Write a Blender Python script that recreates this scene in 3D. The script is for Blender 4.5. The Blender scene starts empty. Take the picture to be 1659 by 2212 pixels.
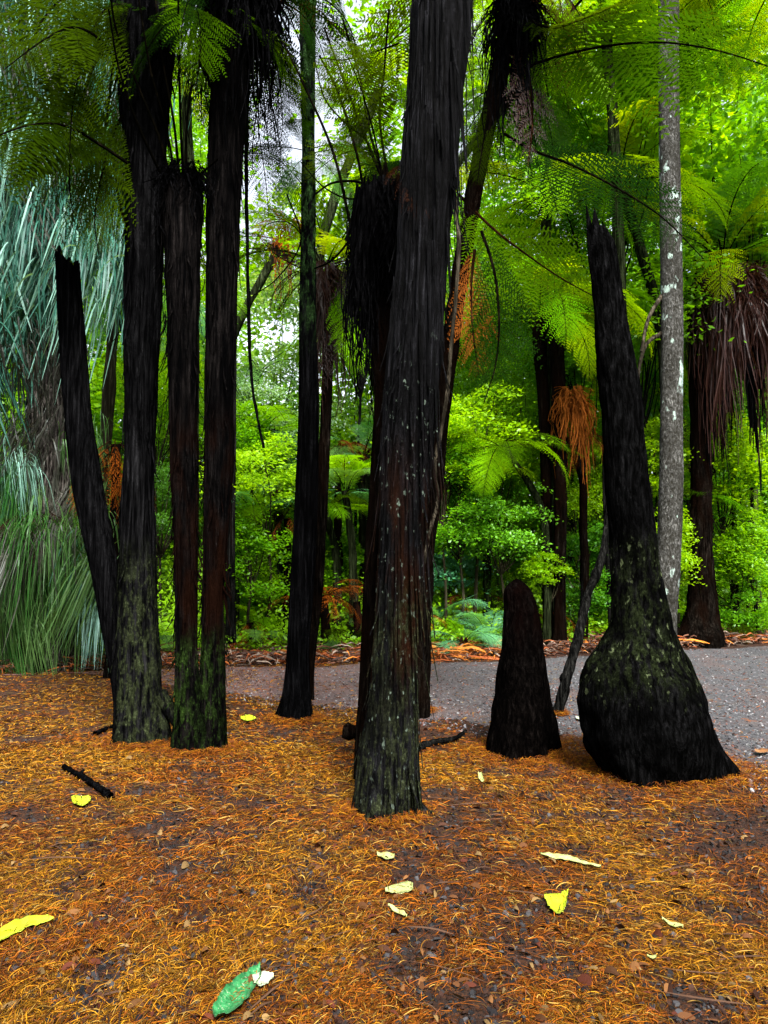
import bpy, math, random
import numpy as np
from mathutils import Vector, noise as mn
R = math.radians
sc = bpy.context.scene
COL = sc.collection
rng = np.random.default_rng(7)
random.seed(7)

# ------------------------------------------------------------------ camera, sky, sun, exposure
FPX, CX, CY, HOR, CAMZ = 1597.0, 829.5, 1106.0, 1200.0, 1.5
PITCH = math.atan((HOR - CY) / FPX)
cd = bpy.data.cameras.new('camera')
cam = bpy.data.objects.new('camera', cd); COL.objects.link(cam)
cd.sensor_fit = 'VERTICAL'; cd.sensor_height = 36; cd.lens = 26.0; cd.clip_end = 500; cd.clip_start = 0.05
cam.location = (0, 0, CAMZ); cam.rotation_euler = (R(90) + PITCH, 0, 0)
sc.camera = cam
SUN_EL, SUN_AZ = 50, 165
w = bpy.data.worlds.new('World'); sc.world = w; w.use_nodes = True
nt = w.node_tree; nt.nodes.clear()
sky = nt.nodes.new('ShaderNodeTexSky'); sky.sky_type = 'NISHITA'; sky.sun_disc = False
sky.sun_elevation = R(SUN_EL); sky.sun_rotation = R(SUN_AZ); sky.dust_density = 4.0; sky.air_density = 1.0
hs = nt.nodes.new('ShaderNodeHueSaturation'); hs.inputs['Saturation'].default_value = 0.35
bg = nt.nodes.new('ShaderNodeBackground'); bg.inputs['Strength'].default_value = 0.15
wo = nt.nodes.new('ShaderNodeOutputWorld')
nt.links.new(sky.outputs[0], hs.inputs['Color']); nt.links.new(hs.outputs[0], bg.inputs[0]); nt.links.new(bg.outputs[0], wo.inputs[0])
sd = bpy.data.lights.new('sun', 'SUN'); sd.energy = 4.0; sd.angle = R(14); sd.color = (1, .96, .88)
so = bpy.data.objects.new('sun', sd); COL.objects.link(so); so.location = (0, 0, 20)
sv = Vector((math.sin(R(SUN_AZ)) * math.cos(R(SUN_EL)), math.cos(R(SUN_AZ)) * math.cos(R(SUN_EL)), math.sin(R(SUN_EL))))
so.rotation_euler = sv.to_track_quat('Z', 'Y').to_euler()
vs = sc.view_settings
vs.view_transform = 'Standard'; vs.look = 'None'; vs.gamma = 1; vs.exposure = 1.9
sc.cycles.max_bounces = 7; sc.cycles.diffuse_bounces = 5; sc.cycles.glossy_bounces = 2; sc.cycles.transmission_bounces = 4

# ------------------------------------------------------------------ helpers
cP, sP = math.cos(PITCH), math.sin(PITCH)
def P(px, py, Y):
    """world point at depth Y on the line of sight through a point measured on the photograph"""
    u = (px - CX) / FPX; v = (CY - py) / FPX
    t = Y / (cP - v * sP)
    return np.array((u * t, Y, CAMZ + t * (sP + v * cP)))
def gy(py):
    v = (CY - py) / FPX
    return -CAMZ / (sP + v * cP) * (cP - v * sP)
def N(x, y, z=0.0): return mn.noise(Vector((x, y, z)))
def gh(x, y):
    """ground height"""
    h = 0.025 * N(x * .6, y * .6, 3) + 0.012 * N(x * 2, y * 2, 5)
    b = min(max((y - far_edge(x) - 0.1) / 2.5, 0), 1)
    return h + 0.22 * b * b * (3 - 2 * b)
def far_edge(x): return float(np.interp(x, [-6, -3.2, -0.8, 0.5, 1.6, 2.9, 4.4, 6.7, 12], [9.2, 9.8, 10.3, 10.4, 10.6, 11.2, 11.9, 12.6, 14]))
def near_edge(x): return float(np.interp(x, [-8, -2.9, -1.8, -0.6, 0.3, 0.85, 1.4, 2.0, 2.55, 5], [9.0, 8.9, 8.3, 7.4, 6.9, 6.6, 6.1, 5.3, 4.85, 4.3]))

def mesh_data(name, verts, quads=None, polys=None, mats=(), midx=None, col=None, smooth=False):
    me = bpy.data.meshes.new(name)
    verts = np.asarray(verts, dtype=np.float32)
    loops, starts, n = [], [], 0
    if quads is not None and len(quads):
        q = np.asarray(quads, dtype=np.int32); k = q.shape[1]
        loops.append(q.ravel()); starts.append(np.arange(len(q), dtype=np.int32) * k); n = len(q) * k
    if polys:
        for p in polys:
            loops.append(np.asarray(p, dtype=np.int32)); starts.append(np.array([n], dtype=np.int32)); n += len(p)
    loops = np.concatenate(loops); starts = np.concatenate(starts)
    me.vertices.add(len(verts)); me.vertices.foreach_set('co', verts.ravel())
    me.loops.add(len(loops)); me.loops.foreach_set('vertex_index', loops)
    me.polygons.add(len(starts)); me.polygons.foreach_set('loop_start', starts)
    for m in mats: me.materials.append(m)
    if midx is not None: me.polygons.foreach_set('material_index', np.asarray(midx, dtype=np.int32))
    me.polygons.foreach_set('use_smooth', np.full(len(starts), smooth))
    me.update(calc_edges=True)
    if col is not None:
        a = me.color_attributes.new('tint', 'FLOAT_COLOR', 'POINT')
        c = np.ones((len(verts), 4), dtype=np.float32); c[:, :3] = col
        a.data.foreach_set('color', c.ravel())
    me.validate()
    return me
def tag(o, label=None, cat=None, group=None, kind=None):
    if label: o['label'] = label
    if cat: o['category'] = cat
    if group: o['group'] = group
    if kind: o['kind'] = kind
    return o
def link(name, me, parent=None, loc=None, rot=None, scale=None):
    o = bpy.data.objects.new(name, me); COL.objects.link(o)
    if parent is not None: o.parent = parent
    if loc is not None: o.location = loc
    if rot is not None: o.rotation_euler = rot
    if scale is not None: o.scale = scale if hasattr(scale, '__len__') else (scale,) * 3
    return o
def thing(name, loc, label, cat, group=None):
    o = bpy.data.objects.new(name, None); COL.objects.link(o); o.location = loc; o.empty_display_size = .2
    return tag(o, label, cat, group)
def part(name, verts, parent, loc, **kw):
    return link(name, mesh_data(name, np.asarray(verts) - np.asarray(loc), **kw), parent)

# ------------------------------------------------------------------ materials
def new_mat(name):
    m = bpy.data.materials.new(name); m.use_nodes = True; m.node_tree.nodes.clear()
    return m, m.node_tree
def nd(t, typ, **kw):
    n = t.nodes.new(typ)
    for k, v in kw.items():
        if k in n.inputs: n.inputs[k].default_value = v
        else: setattr(n, k, v)
    return n
def ramp(t, fac, stops):
    r = t.nodes.new('ShaderNodeValToRGB'); cr = r.color_ramp
    while len(cr.elements) < len(stops): cr.elements.new(0.5)
    for e, (p, c) in zip(cr.elements, stops): e.position = p; e.color = (*c, 1) if len(c) == 3 else c
    t.links.new(fac, r.inputs[0]); return r.outputs[0]
def mixc(t, fac, a, b, mode='MIX'):
    m = t.nodes.new('ShaderNodeMix'); m.data_type = 'RGBA'; m.blend_type = mode
    for s, v in ((m.inputs[0], fac), (m.inputs[6], a), (m.inputs[7], b)):
        if hasattr(v, 'links'): t.links.new(v, s)
        elif isinstance(v, (int, float)): s.default_value = v
        else: s.default_value = (*v, 1)
    return m.outputs[2]
def noise_tex(t, vec, scale, detail=5, rough=.6, dist=0.0):
    n = t.nodes.new('ShaderNodeTexNoise'); n.inputs['Scale'].default_value = scale
    n.inputs['Detail'].default_value = detail; n.inputs['Roughness'].default_value = rough; n.inputs['Distortion'].default_value = dist
    if vec is not None: t.links.new(vec, n.inputs['Vector'])
    return n.outputs[0]
def mapping(t, vec, sc3, loc=(0, 0, 0)):
    m = t.nodes.new('ShaderNodeMapping'); m.inputs['Scale'].default_value = sc3; m.inputs['Location'].default_value = loc
    t.links.new(vec, m.inputs[0]); return m.outputs[0]
def band(t, val, a, b, c, d):
    """1 between b and c, fading to 0 at a and d"""
    m = t.nodes.new('ShaderNodeMapRange'); m.interpolation_type = 'SMOOTHSTEP'
    t.links.new(val, m.inputs[0]); m.inputs[1].default_value = a; m.inputs[2].default_value = b
    m2 = t.nodes.new('ShaderNodeMapRange'); m2.interpolation_type = 'SMOOTHSTEP'
    t.links.new(val, m2.inputs[0]); m2.inputs[1].default_value = c; m2.inputs[2].default_value = d
    m2.inputs[3].default_value = 1; m2.inputs[4].default_value = 0
    x = nd(t, 'ShaderNodeMath', operation='MULTIPLY'); t.links.new(m.outputs[0], x.inputs[0]); t.links.new(m2.outputs[0], x.inputs[1])
    return x.outputs[0]
def mul(t, a, b):
    x = nd(t, 'ShaderNodeMath', operation='MULTIPLY')
    for i, v in enumerate((a, b)):
        if hasattr(v, 'links'): t.links.new(v, x.inputs[i])
        else: x.inputs[i].default_value = v
    return x.outputs[0]

def bark(name, dark=(.006, .006, .007), light=(.05, .05, .055), streak=.06, moss=None, rust=None, lichen=0.0,
         moss_col=(.02, .04, .008), rust_col=(.07, .022, .008), rough=.75, bumpd=.03, seed=0, lichen_col=(.25, .33, .27), lsc=16, lrange=None, tone=.33, spec=0.0):
    k_ = tone; dark, light, moss_col, rust_col, lichen_col = (tuple(x * f for x in c) for c, f in ((dark, k_ * .4), (light, k_ * 1.25), (moss_col, k_ * 1.9), (rust_col, k_ * .38), (lichen_col, k_)))
    m, t = new_mat(name)
    tc = nd(t, 'ShaderNodeTexCoord').outputs['Object']
    v = mapping(t, tc, (1, 1, streak), (seed * 3.1, seed, 0))
    fine = noise_tex(t, v, 42, 6, .65, .4)
    big = noise_tex(t, mapping(t, tc, (1, 1, .5), (seed, 0, seed)), 3.5, 5, .6)
    med = noise_tex(t, mapping(t, tc, (1, 1, .35), (0, seed, 0)), 22, 6, .7)
    c = ramp(t, fine, [(.42, dark), (.56, tuple(x * .3 for x in light)), (.72, light)])
    c = mixc(t, ramp(t, big, [(.3, (0, 0, 0)), (.6, (1, 1, 1))]), tuple(x * .7 for x in dark), c)
    sep = nd(t, 'ShaderNodeSeparateXYZ'); t.links.new(tc, sep.inputs[0]); z = sep.outputs[2]
    if rust:
        f = mul(t, band(t, z, *rust), ramp(t, noise_tex(t, mapping(t, tc, (1, 1, .25), (5, seed, 1)), 6, 5), [(.42, (0, 0, 0)), (.62, (1, 1, 1))]))
        c = mixc(t, f, c, mixc(t, fine, tuple(x * .3 for x in rust_col), tuple(x * 1.6 for x in rust_col)))
    if moss:
        f = mul(t, mul(t, band(t, z, *moss), ramp(t, med, [(.46, (0, 0, 0)), (.56, (1, 1, 1))])), ramp(t, big, [(.35, (.15, .15, .15)), (.6, (1, 1, 1))]))
        g = ramp(t, noise_tex(t, tc, 45, 5, .8), [(.35, tuple(x * .25 for x in moss_col)), (.55, moss_col), (.72, tuple(x * 4 for x in moss_col))])
        c = mixc(t, f, c, g)
    if lichen:
        sp = noise_tex(t, mapping(t, tc, (1, 1, .6), (2, 2, seed)), lsc, 4, .55)
        f = ramp(t, sp, [(.66 - .1 * lichen, (0, 0, 0)), (.70 - .1 * lichen, (1, 1, 1))])
        if lrange: f = mul(t, f, band(t, z, *lrange))
        f = mul(t, f, ramp(t, med, [(.4, (0, 0, 0)), (.55, (1, 1, 1))]))
        c = mixc(t, f, c, lichen_col)
    b = nd(t, 'ShaderNodeBump', Strength=1.0, Distance=bumpd)
    hmix = nd(t, 'ShaderNodeMath', operation='MULTIPLY_ADD'); t.links.new(fine, hmix.inputs[0]); hmix.inputs[1].default_value = 1.2; t.links.new(med, hmix.inputs[2])
    t.links.new(hmix.outputs[0], b.inputs['Height'])
    p = nd(t, 'ShaderNodeBsdfPrincipled', Roughness=rough); p.inputs['Specular IOR Level'].default_value = spec
    t.links.new(c, p.inputs['Base Color']); t.links.new(b.outputs[0], p.inputs['Normal'])
    o = nd(t, 'ShaderNodeOutputMaterial'); t.links.new(p.outputs[0], o.inputs[0])
    return m

def leafmat(name, a, b, trans=.5, gloss=.08, grough=.4, scale=2.0, c3=None):
    """a, b = the two leaf tones; some light passes through the blade"""
    m, t = new_mat(name)
    tc = nd(t, 'ShaderNodeNewGeometry').outputs['Position']
    oi = nd(t, 'ShaderNodeObjectInfo')
    n1 = noise_tex(t, tc, scale, 3, .6)
    n2 = noise_tex(t, tc, scale * 9, 2, .6)
    s = nd(t, 'ShaderNodeMath', operation='ADD'); t.links.new(n1, s.inputs[0]); t.links.new(oi.outputs['Random'], s.inputs[1])
    s2 = nd(t, 'ShaderNodeMath', operation='MULTIPLY_ADD'); t.links.new(n2, s2.inputs[0]); s2.inputs[1].default_value = .6; t.links.new(s.outputs[0], s2.inputs[2])
    s3 = mul(t, s2.outputs[0], .48)
    stops = [(.25, a), (.75, b)] if c3 is None else [(.2, a), (.55, b), (.85, c3)]
    c = ramp(t, s3, stops)
    d = nd(t, 'ShaderNodeBsdfDiffuse'); tr = nd(t, 'ShaderNodeBsdfTranslucent'); g = nd(t, 'ShaderNodeBsdfGlossy', Roughness=grough)
    t.links.new(c, d.inputs[0])
    ct = mixc(t, 1.0, c, (1.25, 1.1, .35), 'MULTIPLY'); t.links.new(ct, tr.inputs[0])
    g.inputs[0].default_value = (.8, .9, .95, 1)
    m1 = nd(t, 'ShaderNodeMixShader', Fac=trans); t.links.new(d.outputs[0], m1.inputs[1]); t.links.new(tr.outputs[0], m1.inputs[2])
    m2 = nd(t, 'ShaderNodeMixShader', Fac=gloss); t.links.new(m1.outputs[0], m2.inputs[1]); t.links.new(g.outputs[0], m2.inputs[2])
    o = nd(t, 'ShaderNodeOutputMaterial'); t.links.new(m2.outputs[0], o.inputs[0])
    return m
def tintmat(name, rough=.6, spec=.3, trans=0.0):
    m, t = new_mat(name)
    a = nd(t, 'ShaderNodeVertexColor', layer_name='tint')
    p = nd(t, 'ShaderNodeBsdfPrincipled', Roughness=rough); p.inputs['Specular IOR Level'].default_value = spec
    t.links.new(a.outputs[0], p.inputs['Base Color'])
    o = nd(t, 'ShaderNodeOutputMaterial')
    if trans:
        tr = nd(t, 'ShaderNodeBsdfTranslucent'); t.links.new(a.outputs[0], tr.inputs[0])
        mx = nd(t, 'ShaderNodeMixShader', Fac=trans); t.links.new(p.outputs[0], mx.inputs[1]); t.links.new(tr.outputs[0], mx.inputs[2])
        t.links.new(mx.outputs[0], o.inputs[0])
    else: t.links.new(p.outputs[0], o.inputs[0])
    return m
M = {}
M['bark_main'] = bark('bark_main', light=(.045, .045, .055), moss=(-.3, 0, 1.05, 1.4), rust=(.5, .9, 1.7, 2.3), lichen=.3, spec=.02, lsc=30, lrange=(-.2, .1, 2.4, 2.9), seed=1, moss_col=(.034, .042, .02))
M['bark_left'] = bark('bark_left', moss=(-.2, .1, 1.2, 1.7), seed=2, light=(.04, .04, .045), moss_col=(.03, .038, .018))
M['bark_dark'] = bark('bark_dark', light=(.028, .028, .032), seed=3)
M['bark_pair'] = bark('bark_pair', light=(.035, .03, .03), rust=(.6, 1, 2.2, 2.8), moss=(-.1, .1, .7, 1.0), seed=4, rust_col=(.04, .016, .01))
M['bark_grey'] = bark('bark_grey', dark=(.012, .012, .012), light=(.08, .08, .075), seed=5)
M['bark_snag'] = bark('bark_snag', dark=(.005, .005, .005), light=(.022, .022, .024), moss=(.5, .8, 1.3, 1.75), seed=6, lichen=.4, lrange=(.45, .7, 1.4, 1.7), streak=.2, moss_col=(.014, .019, .008), lichen_col=(.16, .2, .1), lsc=26)
M['bark_stump'] = bark('bark_stump', dark=(.005, .004, .004), light=(.02, .016, .015), rust=(.7, 1, 1.3, 1.5), seed=7, streak=.3, rust_col=(.014, .006, .005))
M['bark_pale'] = bark('bark_pale', dark=(.075, .072, .06), light=(.22, .22, .21), lichen=.55, seed=8, streak=.5, tone=.75, lsc=7, lichen_col=(.38, .5, .45), rough=.6)
M['bark_fern'] = bark('bark_fern', dark=(.008, .006, .005), light=(.05, .04, .032), seed=9, streak=.1, rust=(0, .3, 9, 10), rust_col=(.028, .014, .009))
M['bark_twig'] = bark('bark_twig', dark=(.02, .017, .012), light=(.13, .11, .08), tone=.8, seed=10, bumpd=.006)
M['bark_mossy'] = bark('bark_mossy', dark=(.01, .014, .006), light=(.06, .08, .035), seed=18, tone=.8)
M['bark_stem'] = bark('bark_stem', dark=(.04, .035, .02), light=(.11, .1, .06), seed=17, bumpd=.006, tone=.8)
M['bark_fibre'] = bark('bark_fibre', dark=(.025, .02, .018), light=(.3, .27, .25), tone=.9, seed=11, streak=.07, bumpd=.04)
M['rachis'] = bark('rachis', dark=(.006, .006, .004), light=(.025, .02, .012), seed=12, bumpd=.003)
M['rachis_brown'] = bark('rachis_brown', dark=(.03, .012, .006), light=(.12, .05, .02), seed=13, bumpd=.003)
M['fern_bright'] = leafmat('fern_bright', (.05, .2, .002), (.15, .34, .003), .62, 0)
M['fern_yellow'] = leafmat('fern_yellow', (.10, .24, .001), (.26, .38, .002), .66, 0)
M['fern_mid'] = leafmat('fern_mid', (.012, .05, .0006), (.055, .125, .001), .65, 0)  # mid green, darkened in colour so fronds stand out as silhouettes
M['fern_olive_shade'] = leafmat('fern_olive_shade', (.010, .024, .0006), (.032, .06, .001), .65, 0)  # olive leaf with the shade of unlit near fronds put into its colour
M['fern_dark'] = leafmat('fern_dark', (.002, .010, .001), (.007, .024, .002), .5, 0)  # shaded copy of the fern green, silhouette darkness put into the colour
M['fern_teal'] = leafmat('fern_teal', (.05, .22, .09), (.14, .4, .18), .5, .08)
M['fern_haze'] = leafmat('fern_haze', (.05, .16, .04), (.12, .26, .06), .55, .01)
M['dead_orange'] = leafmat('dead_orange', (.12, .03, .005), (.32, .085, .01), .45, 0)
M['dead_rust'] = leafmat('dead_rust', (.03, .011, .004), (.15, .045, .008), .35, 0)
M['dead_brown'] = leafmat('dead_brown', (.008, .004, .003), (.035, .013, .007), .3, 0)
M['dead_red'] = leafmat('dead_red', (.006, .003, .0025), (.03, .011, .008), .35, .01)
M['leaf_bright'] = leafmat('leaf_bright', (.05, .21, .002), (.23, .44, .003), .6, .012, scale=2.2)
M['leaf_green'] = leafmat('leaf_green', (.02, .12, .003), (.12, .34, .008), .56, .02, scale=2.2)
M['leaf_dark'] = leafmat('leaf_dark', (.02, .08, .004), (.07, .2, .01), .5, .02, scale=1.2)
M['leaf_teal'] = leafmat('leaf_teal', (.03, .18, .07), (.1, .36, .18), .45, .1, scale=1.5)
M['leaf_mist'] = leafmat('leaf_mist', (.08, .2, .06), (.2, .34, .12), .55, .06, scale=.8)
M['strap'] = leafmat('strap', (.001, .012, .008), (.03, .115, .085), .35, .015, .4, scale=11, c3=(.15, .29, .24))
M['strap_green'] = leafmat('strap_green', (.001, .010, .002), (.018, .09, .012), .45, .01, .4, scale=8, c3=(.07, .14, .04))
M['strap_grey'] = leafmat('strap_grey', (.005, .006, .004), (.04, .042, .033), .3, .01, .4, scale=6)
M['straw'] = tintmat('straw', .7, .04)
M['chip'] = tintmat('chip', .7, .12)

# ------------------------------------------------------------------ ground and path
def ground_material():
    m, t = new_mat('litter_floor')
    pos = nd(t, 'ShaderNodeNewGeometry').outputs['Position']
    n1 = noise_tex(t, pos, .9, 4, .6); n2 = noise_tex(t, pos, 60, 5, .75, .6); n3 = noise_tex(t, pos, 7, 4, .6)
    c = ramp(t, n2, [(.3, (.003, .0015, .001)), (.5, (.018, .007, .003)), (.64, (.07, .024, .005)), (.8, (.16, .075, .018))])
    g = ramp(t, n2, [(.3, (.002, .0015, .0015)), (.6, (.011, .007, .006)), (.8, (.035, .022, .018))])
    f = ramp(t, n3, [(.5, (0, 0, 0)), (.72, (1, 1, 1))])
    c = mixc(t, f, c, g)
    c = mixc(t, ramp(t, n1, [(.4, (0, 0, 0)), (.65, (1, 1, 1))]), c, mixc(t, 1.0, c, (1.0, .75, .7), 'MULTIPLY'))
    b = nd(t, 'ShaderNodeBump', Strength=1.0, Distance=.02); t.links.new(n2, b.inputs['Height'])
    p = nd(t, 'ShaderNodeBsdfPrincipled', Roughness=.85); p.inputs['Specular IOR Level'].default_value = .2
    t.links.new(c, p.inputs['Base Color']); t.links.new(b.outputs[0], p.inputs['Normal'])
    o = nd(t, 'ShaderNodeOutputMaterial'); t.links.new(p.outputs[0], o.inputs[0]); return m
def path_material():
    m, t = new_mat('gravel_path')
    pos = nd(t, 'ShaderNodeNewGeometry').outputs['Position']
    v = nd(t, 'ShaderNodeTexVoronoi', Scale=70.0); t.links.new(pos, v.inputs['Vector'])
    n2 = noise_tex(t, pos, 90, 4, .7); n3 = noise_tex(t, pos, 1.6, 5, .6)
    sv_ = nd(t, 'ShaderNodeSeparateColor'); t.links.new(v.outputs['Color'], sv_.inputs[0])
    c = ramp(t, sv_.outputs[0], [(.0, (.025, .025, .03)), (.6, (.075, .075, .085)), (.93, (.15, .15, .165)), (1, (.4, .4, .4))])
    c = mixc(t, .6, c, ramp(t, n2, [(.3, (.03, .03, .032)), (.7, (.3, .3, .31))]), 'MULTIPLY')
    c = mixc(t, .3, c, (.045, .044, .052))
    c = mixc(t, ramp(t, n3, [(.5, (0, 0, 0)), (.8, (.55, .55, .55))]), c, (.1, .045, .03))
    sx = nd(t, 'ShaderNodeSeparateXYZ'); t.links.new(pos, sx.inputs[0]); f2 = band(t, sx.outputs[0], -99, -98, -3.5, 2.2)
    c = mixc(t, mul(t, f2, ramp(t, n2, [(.35, (.2, .2, .2)), (.6, (.9, .9, .9))])), c, (.13, .055, .045))
    b = nd(t, 'ShaderNodeBump', Strength=1.0, Distance=.015); t.links.new(n2, b.inputs['Height'])
    p = nd(t, 'ShaderNodeBsdfPrincipled', Roughness=.8); p.inputs['Specular IOR Level'].default_value = .3
    t.links.new(c, p.inputs['Base Color']); t.links.new(b.outputs[0], p.inputs['Normal'])
    o = nd(t, 'ShaderNodeOutputMaterial'); t.links.new(p.outputs[0], o.inputs[0]); return m
xs = np.concatenate([np.linspace(-150, -9, 24)[:-1], np.linspace(-9, 9, 150), np.linspace(9, 150, 24)[1:]])
ys = np.concatenate([np.linspace(-60, 0, 12)[:-1], np.linspace(0, 18, 150), np.linspace(18, 200, 30)[1:]])
gv = np.array([(x, y, gh(x, y)) for y in ys for x in xs])
nx = len(xs)
ii, jj = np.meshgrid(np.arange(len(ys) - 1), np.arange(nx - 1), indexing='ij'); a = (ii * nx + jj).ravel()
g = link('ground', mesh_data('ground', gv, np.stack([a, a + 1, a + nx + 1, a + nx], 1), mats=[ground_material()], smooth=True)); tag(g, kind='structure')
pv = []; K = 30; pxs = np.linspace(-8, 20, 240)
for x in pxs:
    y0 = near_edge(x) + .18 * N(x * 2.2, 0, 9) + .07 * N(x * 9, 0, 4); y1 = far_edge(x) + .12 * N(x * 1.8, 5, 9) + .05 * N(x * 8, 0, 4)
    if x < -2.6: y0 = y0 + (y1 - y0) * min(1, (-2.6 - x) / 1.5) * .97
    for k in range(K + 1):
        y = y0 + (y1 - y0) * k / K; e = min(k, K - k) / K
        pv.append((x, y, gh(x, y) + .006 - (.012 if e == 0 else 0)))
ii, jj = np.meshgrid(np.arange(len(pxs) - 1), np.arange(K), indexing='ij'); a = (ii * (K + 1) + jj).ravel()
o = link('path', mesh_data('path', pv, np.stack([a, a + K + 1, a + K + 2, a + 1], 1), mats=[path_material()], smooth=True)); tag(o, kind='structure')

# ------------------------------------------------------------------ litter of curled needles and chips (nobody could count them)
def ghv(x, y):
    return np.array([gh(a, b) for a, b in zip(x, y)])
def scatter(n, y0, y1, power=1.0):
    """points inside the camera's view of the ground, denser near"""
    u = rng.random(n); y = (y0 ** (1 - power) + u * (y1 ** (1 - power) - y0 ** (1 - power))) ** (1 / (1 - power)) if power != 1 else y0 * (y1 / y0) ** u
    x = (rng.random(n) * 2 - 1) * (y * .56 + .35)
    return x, y
def ribbons(x, y, z, ang, ln, wd, curl, lift, col, segs=4, flat=.35):
    n = len(x); s = np.linspace(0, 1, segs + 1)
    th = ang[:, None] + curl[:, None] * (s[None] - .5)
    dx = np.cos(th) * (ln / segs)[:, None]; dy = np.sin(th) * (ln / segs)[:, None]
    X = x[:, None] + np.cumsum(dx, 1) - dx[:, :1] - ln[:, None] * .5 * np.cos(ang)[:, None]
    Y = y[:, None] + np.cumsum(dy, 1) - dy[:, :1] - ln[:, None] * .5 * np.sin(ang)[:, None]
    Z = z[:, None] + lift[:, None] * np.sin(s * np.pi)[None] + (rng.random(n) * .006)[:, None]
    hw = (wd[:, None] * .5) * (1 - .75 * np.abs(s[None] * 2 - 1) ** 3)
    nx_, ny_ = -np.sin(th), np.cos(th)
    V = np.empty((n, segs + 1, 2, 3)); tilt = (rng.random(n) - .5)[:, None] * 2 * flat
    for k, sg in enumerate((-1, 1)):
        V[:, :, k, 0] = X + nx_ * hw * sg; V[:, :, k, 1] = Y + ny_ * hw * sg; V[:, :, k, 2] = Z + hw * sg * tilt * 2
    base = (np.arange(n) * (segs + 1) * 2)[:, None] + (np.arange(segs) * 2)[None]
    b = base.ravel(); q = np.stack([b, b + 2, b + 3, b + 1], 1)
    c = np.repeat(col, (segs + 1) * 2, axis=0)
    return V.reshape(-1, 3), q, c
def nv(x, y, s, o=0): return np.array([mn.noise(Vector((a * s, b * s, o))) for a, b in zip(x, y)])
PAL = .50 * np.array([(.62, .27, .016), (.46, .13, .010), (.20, .05, .012), (.55, .33, .07), (.22, .07, .03)])
def needle_mat(n0, y0, y1, power, lenr, widr, thin=1.0, onpath=.12):
    x, y = scatter(n0, y0, y1, power)
    n1 = nv(x, y, 1.3, 1); n2 = nv(x, y, 4.5, 2); n3 = nv(x, y, .5, 8)
    ne = np.array([near_edge(a) for a in x]); fe = np.array([far_edge(a) for a in x])
    d = y - ne - .35 * n1
    pm = np.clip(1.0 - (d + .35) / 1.0, onpath, 1)
    leftm = np.clip((.3 - x + .5 * n2) / 2.4, 0, 1) ** 1.3; pm = np.maximum(pm, leftm * .85)
    pm = np.where(y > fe - .1, .9, pm)
    dens = np.clip(.80 + 1.35 * n2 + .8 * n1 - .19 * np.clip(x, -.6, 3) - .10 * np.clip(3.4 - y, 0, 1), .06, 1) * pm
    k = rng.random(n0) < dens
    x, y, n1, n2, n3 = x[k], y[k], n1[k], n2[k], n3[k]; n = len(x)
    gold = np.clip(.38 + n1 * 1.5 - .16 * x - .05 * (y - 3), .04, .85)
    r = rng.random(n)
    idx = np.where(r < gold * .75, 0, np.where(r < .75, 1, np.where(r < .87, 2, 4)))
    idx = np.where(rng.random(n) < .13, 3, idx)
    col = PAL[idx] * (.12 + 1.0 * rng.random(n) ** 1.8)[:, None]
    z = ghv(x, y) + .002
    ln = lenr[0] + (lenr[1] - lenr[0]) * rng.random(n) ** 1.6
    wd = (widr[0] + (widr[1] - widr[0]) * rng.random(n)) * 1.15 * np.maximum(1, (y / 3.0) ** .8)
    pref = n3 * 2.5 + .5
    ang = np.where(rng.random(n) < .4, pref + rng.normal(0, .5, n), rng.random(n) * 2 * np.pi)
    return ribbons(x, y, z, ang, ln, wd, rng.normal(0, 1.0, n) * (1 + (rng.random(n) < .2)), rng.random(n) ** 3 * .018, col, 5)
def join(parts_):
    V, Q, C, n = [], [], [], 0
    for v, q, c in parts_: V.append(v); Q.append(q + n); C.append(c); n += len(v)
    return np.concatenate(V), np.concatenate(Q), np.concatenate(C)
def base_rings():
    out = []
    for (px, py, rad) in [(825, 1775, .2), (305, 1612, .24), (412, 1628, .17), (458, 1622, .17), (638, 1560, .2), (1122, 1640, .3), (1290, 1640, .34), (1440, 1692, .5), (780, 1590, .15), (905, 1540, .12), (1207, 1548, .07)]:
        y0 = gy(py) + rad * .6; x0 = P(px, py, y0)[0]; n = int(2600 * rad / .2)
        a = rng.random(n) * 6.283; d = rad * (.75 + np.abs(rng.normal(0, .42, n))); x = x0 + np.cos(a) * d; y = y0 + np.sin(a) * d * .95
        near = np.clip(1 - (d - rad) / .18, 0, 1)
        col = PAL[rng.choice([0, 1, 1, 2, 4], n)] * (.25 + .75 * rng.random(n))[:, None]
        out.append(ribbons(x, y, ghv(x, y) + .003 + near * .035 * rng.random(n), rng.random(n) * 6.283, .03 + .08 * rng.random(n), .0012 + .0018 * rng.random(n), rng.normal(0, 1.2, n), rng.random(n) ** 2 * .02, col, 5))
    return join(out)
v, q, c = join([base_rings(), needle_mat(190000, 2.1, 6.0, 1.3, (.025, .13), (.0008, .0024)), needle_mat(120000, 5.0, 11, 1.3, (.03, .1), (.0014, .0028))])
o = link('needle_litter', mesh_data('needle_litter', v, q, mats=[M['straw']], col=c))
tag(o, 'curled golden and rust brown needle litter spread over the ground', 'litter', kind='stuff')
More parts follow.
